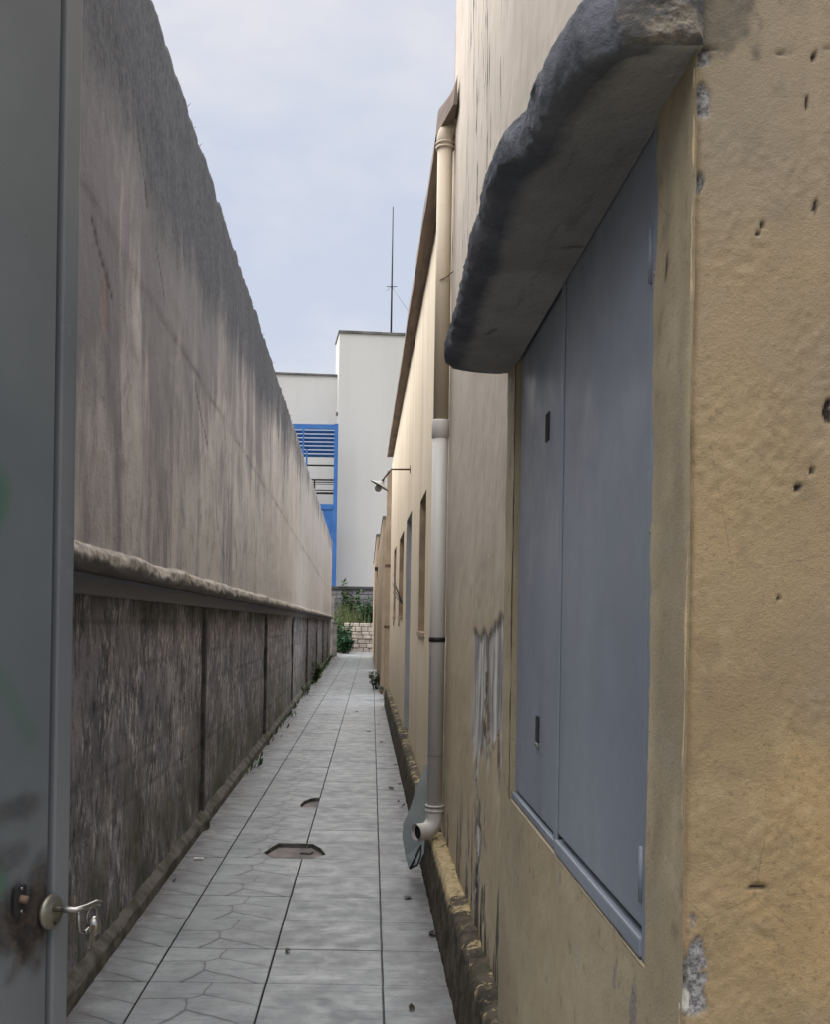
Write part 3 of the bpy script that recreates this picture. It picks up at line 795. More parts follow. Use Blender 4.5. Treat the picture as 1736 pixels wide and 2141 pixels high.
# end wall of the building, facing the camera
xe = np.concatenate([np.arange(SX, 0.72, 0.0028), np.linspace(0.72, 2.4, 30)])
ze = np.concatenate([np.linspace(-0.05, 0.8, 40)[:-1], np.arange(0.8, 2.28, 0.0042), np.linspace(2.28, 6.0, 60)])
EX, EZ = np.meshgrid(xe, ze, indexing='ij')
def end_px(px, py): return at_y(px, py, YA)
r1 = fbm(EX * 42, EZ * 42, 3, 81); r2_ = fbm(EX * 130, EZ * 130, 3, 82); r3 = fbm(EX * 9, EZ * 9, 4, 83)
orange = sstep(0.45, 0.62, fbm(EX * 11, EZ * 11, 3, 84))
rel = (r3 - 0.5) * 0.0028 + (np.abs(r1 - 0.5)) * 0.0011 * (0.35 + orange) + (r2_ - 0.5) * 0.0024 * (0.4 + orange)
hole = np.zeros_like(EX)
for (px, py, rx, rz) in ((1705, 432, 5, 13), (1672, 1018, 11, 6), (1698, 985, 3, 7), (1730, 855, 10, 30), (1588, 487, 4, 4), (1596, 468, 6, 4), (1905, 500, 9, 9), (1632, 1250, 3, 3), (1690, 212, 3, 15), (1703, 118, 4, 16), (1699, 70, 2, 34), (1590, 1855, 22, 3)):
    cx, cz = end_px(px, py); hole = np.maximum(hole, sstep(1.15, 0.7, ell(EX, EZ, cx, cz, rx * YA / F, rz * YA / F) + (fbm(EX * 150, EZ * 150, 2, 85) - 0.5) * 0.9))
cem = np.zeros_like(EX)
for (px, py, rx, rz, k) in ((1472, 205, 17, 44, 1.3), (1464, 378, 11, 22, 1.3), (1452, 2040, 30, 84, 1.9), (1470, 120, 20, 18, 1.4)):
    cx, cz = end_px(px, py); cem = np.maximum(cem, sstep(1.1, 0.85, ell(EX, EZ, cx, cz, rx * YA / F, rz * YA / F) + (fbm(EX * 60, EZ * 45, 4, 86) - 0.5) * k))
cx, cz = end_px(1433, 2098); chip = sstep(1.1, 0.7, ell(EX, EZ, cx, cz, 10 * YA / F, 26 * YA / F) + (fbm(EX * 90, EZ * 60, 2, 87) - 0.5) * 0.8)
cx, cz = end_px(1520, 50)
bxm = np.maximum(np.abs(EX - cx) / (62 * YA / F), np.abs(EZ - cz - 0.03) / (105 * YA / F))
dirt = sstep(1.12, 0.8, bxm + (fbm(EX * 42, EZ * 26, 5, 88) - 0.5) * 1.1) * (0.45 + 0.5 * fbm(EX * 90, EZ * 60, 3, 188))
zc = end_px(1560, 103)[1]
crk = np.exp(-((EZ - zc - 0.006 * (fbm(EX * 25, 0 * EX, 3, 89) - 0.5)) / 0.0016) ** 2) * sstep(0.42, 0.6, fbm(EX * 30, 0 * EX + 3, 3, 90)) * (EX < 0.60)
hole = np.maximum(hole, crk * 0.9)
dirt = np.maximum(dirt, sstep(0.66, 0.8, fbm(EX * 26, EZ * 26, 4, 91)) * 0.2)
xstep = end_px(1690, 1000)[0]
step = 0.006 * sstep(xstep - 0.008, xstep + 0.008, EX + 0.003 * (fbm(EZ * 5, 0 * EZ, 3, 92) - 0.5))
round_ = 0.006 * np.exp(-((EX - SX) / 0.006) ** 2)
cjag = (fbm(EZ * 22, 0 * EZ, 4, 93) - 0.5) * 0.006 * np.exp(-((EX - SX) / 0.004) ** 2) + 0.004 * cem * np.exp(-((EX - SX) / 0.01) ** 2)
edge_light = np.exp(-((EX - SX - 0.002) / 0.0032) ** 2) * sstep(0.3, 0.55, fbm(EZ * 9, EX * 40, 4, 94) + 0.12) * (1 - cem)  # broken pale line painted on the corner as the light it catches
EP = np.stack([EX + cjag, YA - rel + round_ + 0.0045 * cem + 0.005 * hole - 0.003 * chip - step + 0.004, EZ], -1)
grid('end_wall', EP, M_YEL, nb, {'hole': hole, 'cement': np.clip(cem * (1 - chip), 0, 1), 'chip': chip, 'dirt': dirt, 'edge_light': edge_light}, flip=False)
box('roof_slab', NX + 0.06, 2.4, YA + 0.1, 5.6, 5.6, 5.9, M_COPE, nb)
# awning: a broken concrete slab over the hatch
ctlY = [1.285, 1.33, 1.39, 1.455, 1.56, 1.70, 2.02, 2.45, 2.87, 3.00]
ctlX = [0.262, 0.256, 0.236, 0.232, 0.228, 0.203, 0.200, 0.204, 0.204, 0.222]
sa = np.concatenate([np.arange(1.29, 2.86, 0.009), np.arange(2.86, 3.042, 0.006)])
SIL = [(70, 1470), (75, 1440), (110, 1330), (130, 1230), (165, 1080), (185, 990), (200, 940), (225, 860), (240, 760), (265, 680), (290, 620), (320, 560), (375, 510), (420, 470), (450, 360), (480, 290), (520, 230), (570, 150), (610, 100), (650, 50), (720, 10), (790, 0)]
sil = sorted((b, a) for a, b in (at_z(897.5 + .483 * x, .483 * y, CAMZ + 0.775) for x, y in SIL))
ctlY = [b for b, a in sil] + [3.0]; ctlX = [a for b, a in sil] + [0.222]
xf = np.interp(sa, ctlY, ctlX)
ZU, ZT0 = 2.158, 2.232
ang = np.linspace(-PI / 2, PI / 2, 15)
cap_end = np.sqrt(np.clip(1 - ((sa - 2.92) / 0.123).clip(0, 1) ** 2, 0, 1))
def aw_profile(i):
    x = xf[i]; ZT = ZT0 + 0.022 * sstep(1.55, 1.32, sa[i]); r = (ZT - ZU) / 2
    e = cap_end[i]
    pts = []; und = []
    x_in = 0.401
    xx = x + (1 - e) * 0.16
    n_in = 26
    for t in np.linspace(0, 1, n_in)[:-1]:
        pts.append((x_in + (xx + r * 0.9 - x_in) * t, ZU + (1 - e) * 0.012)); und.append(float(sstep(-0.01, 0.10, xx * -1 + x_in + (xx + r * 0.9 - x_in) * t)))
    for a in ang:
        pts.append((xx + r * 0.9 - r * 0.9 * math.cos(a) ** 0.45, (ZU + ZT) / 2 + r * np.sign(math.sin(a)) * abs(math.sin(a)) ** 0.8 * (0.75 + 0.25 * e))); und.append(0.0)
    for t in np.linspace(0, 1, 14)[1:]:
        pts.append((xx + r * 0.9 + (x_in - xx - r * 0.9) * t, ZT - (1 - e) * 0.02 + 0.01 * t)); und.append(0.0)
    for t in np.linspace(0, 1, 8)[1:]:
        pts.append((x_in, (ZT - (1 - e) * 0.02 + 0.01) * (1 - t) + (ZU + (1 - e) * 0.012) * t)); und.append(0.0)
    return pts, und
prs = [aw_profile(i) for i in range(len(sa))]
AP = np.array([[(p[0], sa[i], p[1]) for p in prs[i][0]] for i in range(len(sa))])
UN = np.array([p[1] for p in prs], float)
ii = np.arange(AP.shape[1])[None, :] + 0 * sa[:, None]; ss = sa[:, None] + 0 * ii
nA = fbm(ss * 12, ii * 0.22, 5, 101) - 0.5; nB = fbm(ss * 45, ii * 0.7, 3, 102) - 0.5
frontw = np.exp(-((AP[..., 0] - xf[:, None]) / 0.035) ** 2)
nC = fbm(ss * 4.5, 0.3 * ii * 0.2, 3, 103) - 0.5
nD = fbm(ss * 90, ii * 1.3, 2, 105) - 0.5
AP[..., 0] += (nC * 0.006 + nA * 0.010 + nB * 0.010 + nD * 0.007) * frontw
AP[..., 2] += (nA * 0.018 + nB * 0.006) * (0.25 + 0.75 * frontw) * np.where(UN > 0.5, 0.6, 1.0)
crk = np.zeros_like(ss)
for (y0, x0, y1, x1) in ((2.55, 0.30, 2.60, 0.285), (1.98, 0.392, 1.99, 0.362)):
    t = np.clip(((ss - y0) * (y1 - y0) + (AP[..., 0] - x0) * (x1 - x0)) / ((y1 - y0) ** 2 + (x1 - x0) ** 2), 0, 1)
    crk = np.maximum(crk, np.exp(-(np.hypot(ss - y0 - (y1 - y0) * t, AP[..., 0] - x0 - (x1 - x0) * t) / 0.006) ** 2) * (UN > 0.5))
# near end face: rings shrinking to the middle, rough
ring = AP[0]; mid = np.array([(ring[:, 0].mean() + 0.01), sa[0], ring[:, 2].mean()])
rings = []
for k, t in enumerate(np.linspace(0, 1, 22)[1:]):
    rg = ring * (1 - t) + mid * t
    rg[:, 1] = sa[0] - 0.012 * math.sin(min(1, t * 3) * PI / 2) + (fbm(rg[:, 0] * 38, rg[:, 2] * 55, 5, 104, 0.6) - 0.5) * 0.02
    rings.append(rg)
endP = np.array(rings[::-1])
full = np.concatenate([endP, AP], 0)
zE = np.zeros(endP.shape[:2])
grid('hood', full, M_AWN, nb, {'under': np.concatenate([zE, np.clip(UN, 0, 1)], 0), 'endface': np.concatenate([zE + 1, np.zeros_like(UN)], 0), 'crack': np.concatenate([zE, crk], 0)}, flip=True)
# steel shutter in the opening
DXp = SX + REV
sh = box('shutter', DXp + 0.012, DXp + 0.03, HY0 + 0.002, HY1 - 0.002, HZ0, HZT, M_SHGAP, nb)
Ysp = 2.20
bm = bmesh.new(); box_bm(bm, DXp - 0.004, DXp + 0.010, HY0 + 0.05, Ysp - 0.022, HZ0 + 0.045, HZT - 0.004, 0.003)
near_leaf = from_bm('leaf', bm, M_SHUT, sh)
bm = bmesh.new(); box_bm(bm, DXp + 0.002, DXp + 0.011, Ysp + 0.016, HY1 - 0.03, HZ0 + 0.03, HZT - 0.004, 0.003)
# slots cut as dark recessed boxes standing in the plate
far_leaf = from_bm('leaf', bm, M_SHUT, sh)
bm = bmesh.new(); box_bm(bm, DXp - 0.004, DXp + 0.002, Ysp + 0.001, Ysp + 0.034, HZ0 + 0.02, HZT - 0.006, 0.003)
from_bm('meeting_bar', bm, M_SHUT, sh)
box('frame_bar', DXp - 0.006, DXp + 0.012, HY0 + 0.003, HY0 + 0.043, HZ0 + 0.001, HZT - 0.003, M_SHUT, sh, 0.003)
box('frame_bar', DXp - 0.009, DXp + 0.012, HY0 + 0.045, Ysp - 0.002, HZ0 + 0.002, HZ0 + 0.030, M_SHUT, sh, 0.004)
box('frame_bar', DXp - 0.004, DXp + 0.012, Ysp + 0.036, HY1 - 0.004, HZ0 + 0.002, HZ0 + 0.02, M_SHUT, sh, 0.003)
for (px, py, w, h) in ((1145, 893, 9, 58), (1124, 1524, 9, 54)):
    yc, zc_ = at_x(px, py, DXp)
    hh = h * yc / F / 2; ww = 0.022
    o = box('slot', DXp - 0.0005, DXp + 0.004, yc - ww, yc + ww, zc_ - hh, zc_ + hh, M_DARK, sh)
    if py > 1000:
        box('latch', DXp - 0.004, DXp + 0.003, yc - 0.02, yc + 0.012, zc_ - hh - 0.012, zc_ - hh - 0.002, M_CHROME, sh, 0.002)
for zc_ in (1.09, 1.98):
    tube('hinge', [(DXp - 0.006, HY0 + 0.0465, zc_ - 0.04), (DXp - 0.006, HY0 + 0.0465, zc_ + 0.04)], 0.0045, M_SHUT, sh, 10)
for (py) in (575, 1110):
    yc, zc_ = at_x(1362, py, SX)
    tube('bolt', [(DXp + 0.0, HY0 + 0.02, zc_), (DXp - 0.009, HY0 + 0.02, zc_)], 0.0035, M_CONC, sh, 8)

# ================================================================== RIGHT: LONG LOW BUILDING
lb = thing('long_building', 'long yellow building with deep narrow windows and dark eave, beyond the downpipe', 'building', loc=(1.5, 11, 0))
YW0, YW1 = 5.66, 17.9
def wall_px(px, py):
    Y = 9.0
    for _ in range(30):
        u, v = uv(px, py); Y = 0.5 * Y + 0.5 * F * FX(Y) / u
    return Y, CAMZ - v * Y / F
ops = []      # (y0, y1, z0, z1, kind)
yA0 = wall_px(892.6, 1023)[0]; yA1 = wall_px(879, 1050)[0]
ops.append((yA0, yA1, 1.36, wall_px(892.6, 1023)[1] + 0.0, 'window'))
yB0, zB = wall_px(861, 1067); yB1 = wall_px(852, 1082)[0]
ops.append((yB0, yB1 + 0.2, 0.32, zB, 'door'))
yC0, zC = wall_px(844.6, 1109); yC1 = wall_px(836, 1125)[0]
ops.append((yC0, yC1 + 0.1, 1.5, zC, 'window'))
yD0, zD = wall_px(828.5, 1142); ops.append((yD0, yD0 + 1.1, 1.5, zD, 'window'))
ops.sort()
zt0 = 4.12
yy = np.unique(np.concatenate([np.arange(YW0, YW1, 0.08), [YW1]] + [[a, b] for a, b, *_ in ops]))
zz_ = np.unique(np.concatenate([np.arange(-0.05, zt0, 0.06), [zt0]] + [[c, d] for _, _, c, d, _ in ops]))
WY, WZ = np.meshgrid(yy, zz_, indexing='ij')
skip = np.zeros((len(yy) - 1, len(zz_) - 1), bool)
for a, b, c, d, k in ops:
    skip |= (WY[:-1, :-1] >= a - 1e-6) & (WY[1:, 1:] <= b + 1e-6) & (WZ[:-1, :-1] >= c - 1e-6) & (WZ[1:, 1:] <= d + 1e-6)
rel = (fbm(WY * 4, WZ * 4, 4, 131) - 0.5) * 0.006
WP = np.stack([FX(WY) - rel, WY, WZ], -1)
b0 = WP[-1:].copy(); b0[..., 0] += 0.4
WP = np.concatenate([WP, b0], 0)
grid('wall', WP, M_FAR, lb, skip=np.concatenate([skip, np.zeros((1, skip.shape[1]), bool)], 0), flip=True)
M_REV = plain('brown_reveal', (0.42, 0.31, 0.215), 0.9, 0, 0.25, 5)  # window reveals browner and darker than the wall face
M_JAMB = plain('grey_reveal', (0.42, 0.42, 0.45), 0.8, 0, 0.12, 3)
for i, (a, b, c, d, k) in enumerate(ops):
    bm = bmesh.new(); D = 0.16
    x0 = FX(a) + 0.004; x1 = x0 + D
    box_bm(bm, x0 - FX(a) + FX(b), x1, b, b + 0.03, c - 0.02, d + 0.02)
    box_bm(bm, x0, x1, a - 0.03, a, c - 0.02, d + 0.02)
    box_bm(bm, x0 + 0.003, x1, a + 0.001, b - 0.001, d, d + 0.03)
    if k == 'window': box_bm(bm, x0 - 0.018, x1, a + 0.001, b - 0.001, c - 0.03, c)
    w = from_bm(k, bm, M_JAMB if k == 'door' else M_REV, lb)
    box('pane' if k == 'window' else 'door_leaf', x1 - 0.03, x1 - 0.02, a, b, c, d, M_GLASS if k == 'window' else M_SHUT, w)
# eave: soffit board with fascia, falling slightly forward
ev = np.concatenate([np.arange(5.3, 5.75, 0.045), np.arange(5.8, YW1 + 0.01, 0.15)])
ezt = lambda y: 4.05 + 0.012 * (y - 5.3)
bm = bmesh.new()
ring_prev = None
for i, y in enumerate(ev):
    xo = FX(y) - 0.092; n_ = (vnoise(y * 3, 0.5, 140) - 0.5) * 0.012
    pts = [(xo + n_, ezt(y) + n_), (NX + 0.02 if y > 5.68 else NX + 0.02, ezt(y)), (NX + 0.02, ezt(y) + 0.15), (xo + 0.01 + n_, ezt(y) + 0.13)]
    if y < 5.65:
        k_ = (5.65 - y) / 0.35
        pts[0] = (xo + (NX - 0.03 - xo) * k_ + n_, pts[0][1]); pts[3] = (pts[0][0] + 0.008, ezt(y) + 0.13 - 0.05 * k_)
    if y < 5.68: pts[1] = (NX - 0.012, ezt(y)); pts[2] = (NX - 0.012, ezt(y) + 0.15)
    rg = [bm.verts.new((x, y, z)) for x, z in pts]
    if ring_prev:
        for k in range(4): bm.faces.new([ring_prev[k], ring_prev[(k + 1) % 4], rg[(k + 1) % 4], rg[k]])
    else: bm.faces.new(rg)
    ring_prev = rg
bm.faces.new(ring_prev[::-1])
from_bm('eave', bm, M_EAVE, lb)
bm = bmesh.new()
v = [bm.verts.new(p) for p in ((NX, YW0, 4.19), (NX, YW1, 4.33), (4.5, YW1, 5.2), (4.5, YW0, 5.1))]
bm.faces.new(v); from_bm('roof', bm, M_EAVE, lb)
for px in (823, 834):
    y, z = wall_px(px, 1302)
    box('vent', FX(y) - 0.008, FX(y) + 0.004, y - 0.12, y + 0.12, z - 0.04, z + 0.03, M_RUST, lb)

# ---- downpipe in the corner of the two buildings
dp = thing('downpipe', 'pvc rain pipe, beige above and grey below, running down beside the peeling wall', 'pipe', loc=(0.37, 5.5, 0.35))
PR = 0.041; PX_, PY_ = NX - 0.052, 5.56
zel = at_y(903, 1735, PY_)[1]; zj = at_y(922, 882, PY_)[1]; ztop = at_y(938, 300, PY_)[1]
tube('lower_pipe', [(PX_, PY_, zel + 0.10), (PX_, PY_, zj)], PR, M_PVC, dp, 24)
tube('upper_pipe', [(PX_ + 0.001, PY_, zj - 0.02), (PX_ + 0.001, PY_, ztop)], PR * 0.985, M_PVCB, dp, 24)
tube('coupling', [(PX_, PY_, zj - 0.09), (PX_, PY_, zj - 0.085), (PX_, PY_, zj + 0.0), (PX_, PY_, zj + 0.008)], [PR, PR + 0.005, PR + 0.005, PR], M_PVC, dp, 24)
arcp = [(PX_ + 0.06 * (1 - math.cos(a)), PY_ + 0.0, ztop + 0.06 * math.sin(a) + 0.02) for a in np.linspace(0, PI / 2, 8)]
tube('top_elbow', [(PX_, PY_, ztop - 0.03)] + arcp + [(PX_ + 0.14, PY_, ztop + 0.08)], PR + 0.004, M_PVCB, dp, 24)
for dz in (-0.035, -0.012): tube('ring', [(PX_, PY_, ztop + dz), (PX_, PY_, ztop + dz + 0.010)], PR + 0.009, M_PVCB, dp, 24)
dirv = Vector((-0.80, -0.60, 0)).normalized()
arcb = []
for a in np.linspace(0, PI / 2, 9):
    arcb.append(Vector((PX_, PY_, zel)) + dirv * (0.07 * (1 - math.cos(a))) + Vector((0, 0, 0.07 * (1 - math.sin(a)))))
bm = bmesh.new()
pts = [(PX_, PY_, zel + 0.12)] + arcb[::1] + [arcb[-1] + dirv * 0.055]
tube_bm(bm, pts, PR + 0.004, 24, False)
tube_bm(bm, [p for p in pts], PR - 0.001, 24, False)
o = from_bm('outlet_elbow', bm, M_PVC, dp, True)
box('outlet_dark', -0.001, 0.001, -0.001, 0.001, -0.001, 0.001, M_DARK, dp, M=Matrix.Translation(arcb[-1])) if False else None
bm = bmesh.new(); tube_bm(bm, [arcb[-1] + dirv * 0.028, arcb[-1] + dirv * 0.032], PR - 0.0015, 20); from_bm('outlet_shade', bm, M_DARK, dp)
for dz in (0.10, 0.125): tube('ring', [(PX_, PY_, zel + dz), (PX_, PY_, zel + dz + 0.010)], PR + 0.009, M_PVC, dp, 24)
zc_ = at_y(915, 1337, PY_)[1]
tube('clamp', [(PX_, PY_, zc_ - 0.012), (PX_, PY_, zc_ + 0.012)], PR + 0.004, M_BLACK, dp, 24)
zc_ = at_y(905, 1578, PY_)[1]
tube('seam', [(PX_, PY_, zc_ - 0.003), (PX_, PY_, zc_ + 0.003)], PR + 0.002, M_CONC, dp, 24)
zc_ = at_y(945, 585, PY_)[1]
tube('wire_tie', [(PX_ - 0.02, PY_ - PR - 0.004, zc_ - 0.02), (PX_ + 0.02, PY_ - PR - 0.006, zc_), (PX_ + 0.05, PY_ - PR, zc_ + 0.03)], 0.003, M_RUST, dp, 6)

# ---- leaning board and its wire stand beside the outlet
YB = 5.95
def bp(px, py, dy=0.0):
    x, z = at_y(px, py, YB + dy); return (x, YB + dy, z)
pts = [bp(893, 1596), bp(875, 1637), bp(857, 1690), bp(843, 1722), bp(841, 1750), bp(848, 1790), bp(854, 1816), bp(876, 1808, -0.02), bp(884, 1795), bp(905, 1740), bp(915, 1690), bp(915, 1600)]
bm = bmesh.new()
f0 = [bm.verts.new(p) for p in pts]; f1 = [bm.verts.new((p[0] + 0.004, p[1] + 0.012, p[2])) for p in pts]
bm.faces.new(f0); bm.faces.new(f1[::-1])
for i in range(len(pts)):
    j = (i + 1) % len(pts); bm.faces.new([f0[i], f0[j], f1[j], f1[i]])
tag(from_bm('leaning_board', bm, M_BOARD), 'grey-green pointed sheet leaning on the kerb behind the downpipe', 'board')
YS_ = 5.80
def sp(px, py, y=YS_): x, z = at_y(px, py, y); return (x, y, max(z, 0.008))
ws = thing('wire_stand', 'small bent black iron stand on the tiles under the pipe outlet', 'stand', loc=(0.26, YS_, 0))
tube('leg', [sp(881, 1766), sp(868, 1795), sp(857, 1816)], 0.006, M_BLACK, ws, 8)
tube('leg', [sp(881, 1766), sp(880, 1790), sp(874, 1806)], 0.004, M_BLACK, ws, 8)
tube('foot', [sp(857, 1816), sp(866, 1811), sp(874, 1808)], 0.006, M_BLACK, ws, 8)

# ---- wall lamp
YLm = wall_px(858, 981.6)[0]
wl = thing('wall_lamp', 'old wall lamp with a flat reflector and bare bulb on a thin iron arm', 'lamp', loc=(FX(YLm), YLm, 2.8))
def lp_(px, py, y=YLm): x, z = at_y(px, py, y); return Vector((x, y, z))
a0 = lp_(858, 981.6); a0.x = FX(YLm); a1 = lp_(818, 981.6); a2 = lp_(803, 1000); a3 = lp_(799, 1008)
tube('arm', [a0, a1, a1 + (a2 - a1) * 0.12, a2, a3], 0.009, M_RUST, wl, 8)
tube('wall_plate', [a0 + Vector((0.012, 0, 0)), a0 + Vector((-0.006, 0, 0))], 0.04, M_RUST, wl, 12)
ctr = lp_(797, 1010); axis = (lp_(793, 1021) - ctr).normalized(); axis = Vector((-0.5, 0.02, -0.86)).normalized()
side = axis.orthogonal().normalized(); oth = axis.cross(side)
bm = bmesh.new(); prev = None
for (r_, h_) in ((0.025, -0.02), (0.03, 0.0), (0.06, 0.012), (0.105, 0.03), (0.108, 0.034), (0.06, 0.018), (0.02, 0.008)):
    rg = [bm.verts.new(ctr + axis * h_ + (side * math.cos(t) + oth * math.sin(t)) * r_) for t in np.linspace(0, 2 * PI, 24, endpoint=False)]
    if prev:
        for k in range(24): bm.faces.new([prev[k], prev[(k + 1) % 24], rg[(k + 1) % 24], rg[k]])
    prev = rg
from_bm('reflector', bm, plain('enamel', (0.5, 0.495, 0.49), 0.45, 0, 0.2, 10), wl, True)
bm = bmesh.new(); bmesh.ops.create_uvsphere(bm, u_segments=16, v_segments=10, radius=0.036, matrix=Matrix.Translation(ctr + axis * 0.062))
from_bm('bulb', bm, plain('grey_bulb', (0.28, 0.28, 0.28), 0.2, 0, 0.1, 10, 0.5, 0), wl, True)
tube('socket', [ctr - axis * 0.035, ctr + axis * 0.03], 0.017, M_BLACK, wl, 10)

# ---- piers and lower yard walls farther along on the right
M_PIER = m_yellow('weathered_pier_paint', (0.42, 0.33, 0.23), (0.36, 0.28, 0.2), (0.27, 0.235, 0.19))
def pier(name, label, x0, x1, y0, y1, z1, cat, cap=None):
    t = thing(name, label, cat, loc=(x0, y0, 0))
    box('body', x0, x1, y0, y1, -0.05, z1, M_PIER, t, 0.01)
    if cap: box('cap', x0 - cap, x1 + 0.02, y0 - cap, y1 + cap, z1 - 0.001, z1 + 0.06, M_COPE, t, 0.01)
    return t
y2 = 19.0
x2 = at_y(806, 1200, y2)[0]
t = pier('narrow_pier', 'tall thin yellow pier at the far end of the long building', x2, x2 + 0.09, y2, y2 + 0.3, at_y(808, 984, y2)[1], 'pier')
for py in (1182, 1310): 
    z = at_y(800, py, y2)[1]; box('band', x2 - 0.012, x2 + 0.10, y2 - 0.012, y2 + 0.31, z - 0.02, z + 0.02, M_RUST, t)
t = pier('yard_wall', 'lower yellowish yard wall between the thin pier and the capped pier', at_y(798, 1250, 20.5)[0], 0.62, 20.5, 29.6, at_y(806, 1085, 20.5)[1], 'wall', 0.01)
t = pier('capped_pier', 'short yellow pier with dark cap at the far right end of the path', at_y(785.5, 1250, 30.5)[0], 0.6, 30.5, 46, at_y(790, 1121, 30.5)[1], 'pier', 0.02)
z = at_y(788, 1392 * .8548, 30.5)[1]
zb_ = at_y(788, 1190, 30.5)[1]
box('bracket', at_y(783, 1190, 30.3)[0], at_y(793, 1190, 30.3)[0], 30.25, 30.46, zb_ - 0.05, zb_ + 0.05, M_BLACK, t)

# ================================================================== LEFT: GATE
gt = thing('metal_gate', 'grey metal gate leaf with green spray marks, standing open at the left', 'gate', loc=(-0.447, 1.6, 0))
ga = R(70); gl = Vector((-math.cos(ga), -math.sin(ga), 0)); gn = Vector((math.sin(ga), -math.cos(ga), 0))
GM = Matrix(((gl.x, gn.x, 0, -0.447), (gl.y, gn.y, 0, 1.6), (0, 0, 1, 0), (0, 0, 0, 1)))   # local: x along leaf towards hinge, y out of face, z up
box('stile', 0.0, 0.037, -0.04, 0.0, 0.03, 2.75, M_STILE, gt, 0.003, GM)
tg = np.arange(0.0495, 0.95, 0.006); zg = np.arange(0.03, 2.75, 0.008)
TG, ZG = np.meshgrid(tg, zg, indexing='ij')
green = np.zeros_like(TG); dark = np.zeros_like(TG)
def gpx(px, py):
    u, v = uv(px, py)
    # X/Y = u/F on the leaf
    k = u / F; t = (-0.447 - k * 1.6) / (k * gl.y - gl.x); Y = 1.6 + gl.y * t
    return t, CAMZ - v * Y / F
for (px, py, rx, ry) in ((-5, 1040, 34, 75), (0, 1850, 26, 42)):
    t, z = gpx(px, py); green = np.maximum(green, sstep(1.2, 0.5, ell(TG, ZG, t, z, rx * 0.0011, ry * 0.0007) + (fbm(TG * 20, ZG * 20, 3, 150) - .5) * .5))
t0, z0 = gpx(5, 1420); t1, z1 = gpx(70, 1540)
lt = np.clip(((TG - t0) * (t1 - t0) + (ZG - z0) * (z1 - z0)) / ((t1 - t0) ** 2 + (z1 - z0) ** 2), 0, 1)
green = np.maximum(green, 0.6 * np.exp(-(np.hypot(TG - t0 - (t1 - t0) * lt, ZG - z0 - (z1 - z0) * lt) / 0.018) ** 2))
for (px, py, rx, ry, k) in ((72, 1925, 75, 95, 1.0), (25, 1940, 60, 80, 0.8), (95, 1850, 40, 60, 0.75), (40, 1690, 60, 30, 0.55), (95, 1800, 22, 30, 0.5), (20, 1790, 40, 30, 0.4)):
    t, z = gpx(px, py); dark = np.maximum(dark, k * sstep(1.25, 0.55, ell(TG, ZG, t, z, rx * 0.0011, ry * 0.0007) + (fbm(TG * 30, ZG * 30, 4, 151) - .5) * .9))
pts = np.stack([-0.447 + gl.x * TG + gn.x * (-0.003 - 0.002 * fbm(TG * 3, ZG * 2, 2, 152)), 1.6 + gl.y * TG + gn.y * (-0.003), ZG], -1)
grid('sheet', pts, M_GATE, gt, {'green': green * 0.5, 'dark': dark}, flip=True)
box('backing', 0.030, 0.94, -0.038, -0.018, 0.035, 2.745, M_DARK, gt, 0, GM)
th, zh = gpx(104, 1905)
def gp(t, y, z): return GM @ Vector((t, y, z))
tube('rosette', [gp(th, 0.0, zh), gp(th, 0.004, zh), gp(th, 0.008, zh)], [0.026, 0.026, 0.022], M_BRASS, gt, 28)
tube('handle', [gp(th, 0.006, zh + 0.006), gp(th, 0.03, zh + 0.006), gp(th - 0.003, 0.043, zh + 0.006), gp(th - 0.02, 0.049, zh + 0.007), gp(th - 0.045, 0.050, zh + 0.008), gp(th - 0.055, 0.049, zh + 0.004)], [0.006, 0.0048, 0.0045, 0.0042, 0.004, 0.0045], M_CHROME, gt, 12)
tube('handle', [gp(th - 0.02, 0.036, zh + 0.003), gp(th - 0.021, 0.036, zh - 0.018), gp(th - 0.022, 0.037, zh - 0.03), gp(th - 0.03, 0.04, zh - 0.034)], 0.003, M_CHROME, gt, 10)
kc = gp(th - 0.05, 0.042, zh - 0.030)
bm = bmesh.new(); bmesh.ops.create_uvsphere(bm, u_segments=18, v_segments=12, radius=0.012, matrix=Matrix.Translation(kc) @ Matrix.Diagonal((0.9, 0.9, 1.25, 1)))
from_bm('knob', bm, M_CHROME, gt, True)
tube('knob_stem', [gp(th - 0.03, 0.04, zh - 0.034), kc], 0.004, M_CHROME, gt, 8)
tk, zk = gpx(38, 1880)
box('lock_plate', tk - 0.012, tk + 0.012, -0.001, 0.006, zk - 0.02, zk + 0.02, M_BLACK, gt, 0.002, GM)

kr = gp(th - 0.040, 0.046, zh - 0.012)
tube('key_ring', [kr + (gl * math.cos(a) + Vector((0, 0, math.sin(a)))) * 0.013 for a in np.linspace(0, 2 * PI, 17)], 0.0011, M_CHROME, gt, 6, False)
for sx, tilt in ((0.0, 8), (0.004, -14)):
    KM = GM @ Matrix.Translation((th - 0.040 + sx, 0.046 + sx, zh - 0.024)) @ Matrix.Rotation(R(tilt), 4, 'Y')
    bm = bmesh.new(); box_bm(bm, -0.0065, 0.0065, -0.001, 0.001, -0.011, 0.0, 0.0008, KM); box_bm(bm, -0.0028, 0.0028, -0.0009, 0.0009, -0.034, -0.0112, 0.0005, KM)
    from_bm('key', bm, M_CHROME, gt)
tube('keyhole', [gp(th, 0.0, zh - 0.016), gp(th, 0.0095, zh - 0.016)], 0.0028, M_BLACK, gt, 10)
for dz in (-0.016, 0.016): tube('screw', [gp(tk, 0.005, zk + dz), gp(tk, 0.0075, zk + dz)], 0.0025, M_CHROME, gt, 8)
tube('bolt_stub', [gp(tk + 0.002, 0.004, zk + 0.002), gp(tk - 0.004, 0.014, zk - 0.001)], 0.006, M_RUST, gt, 10)

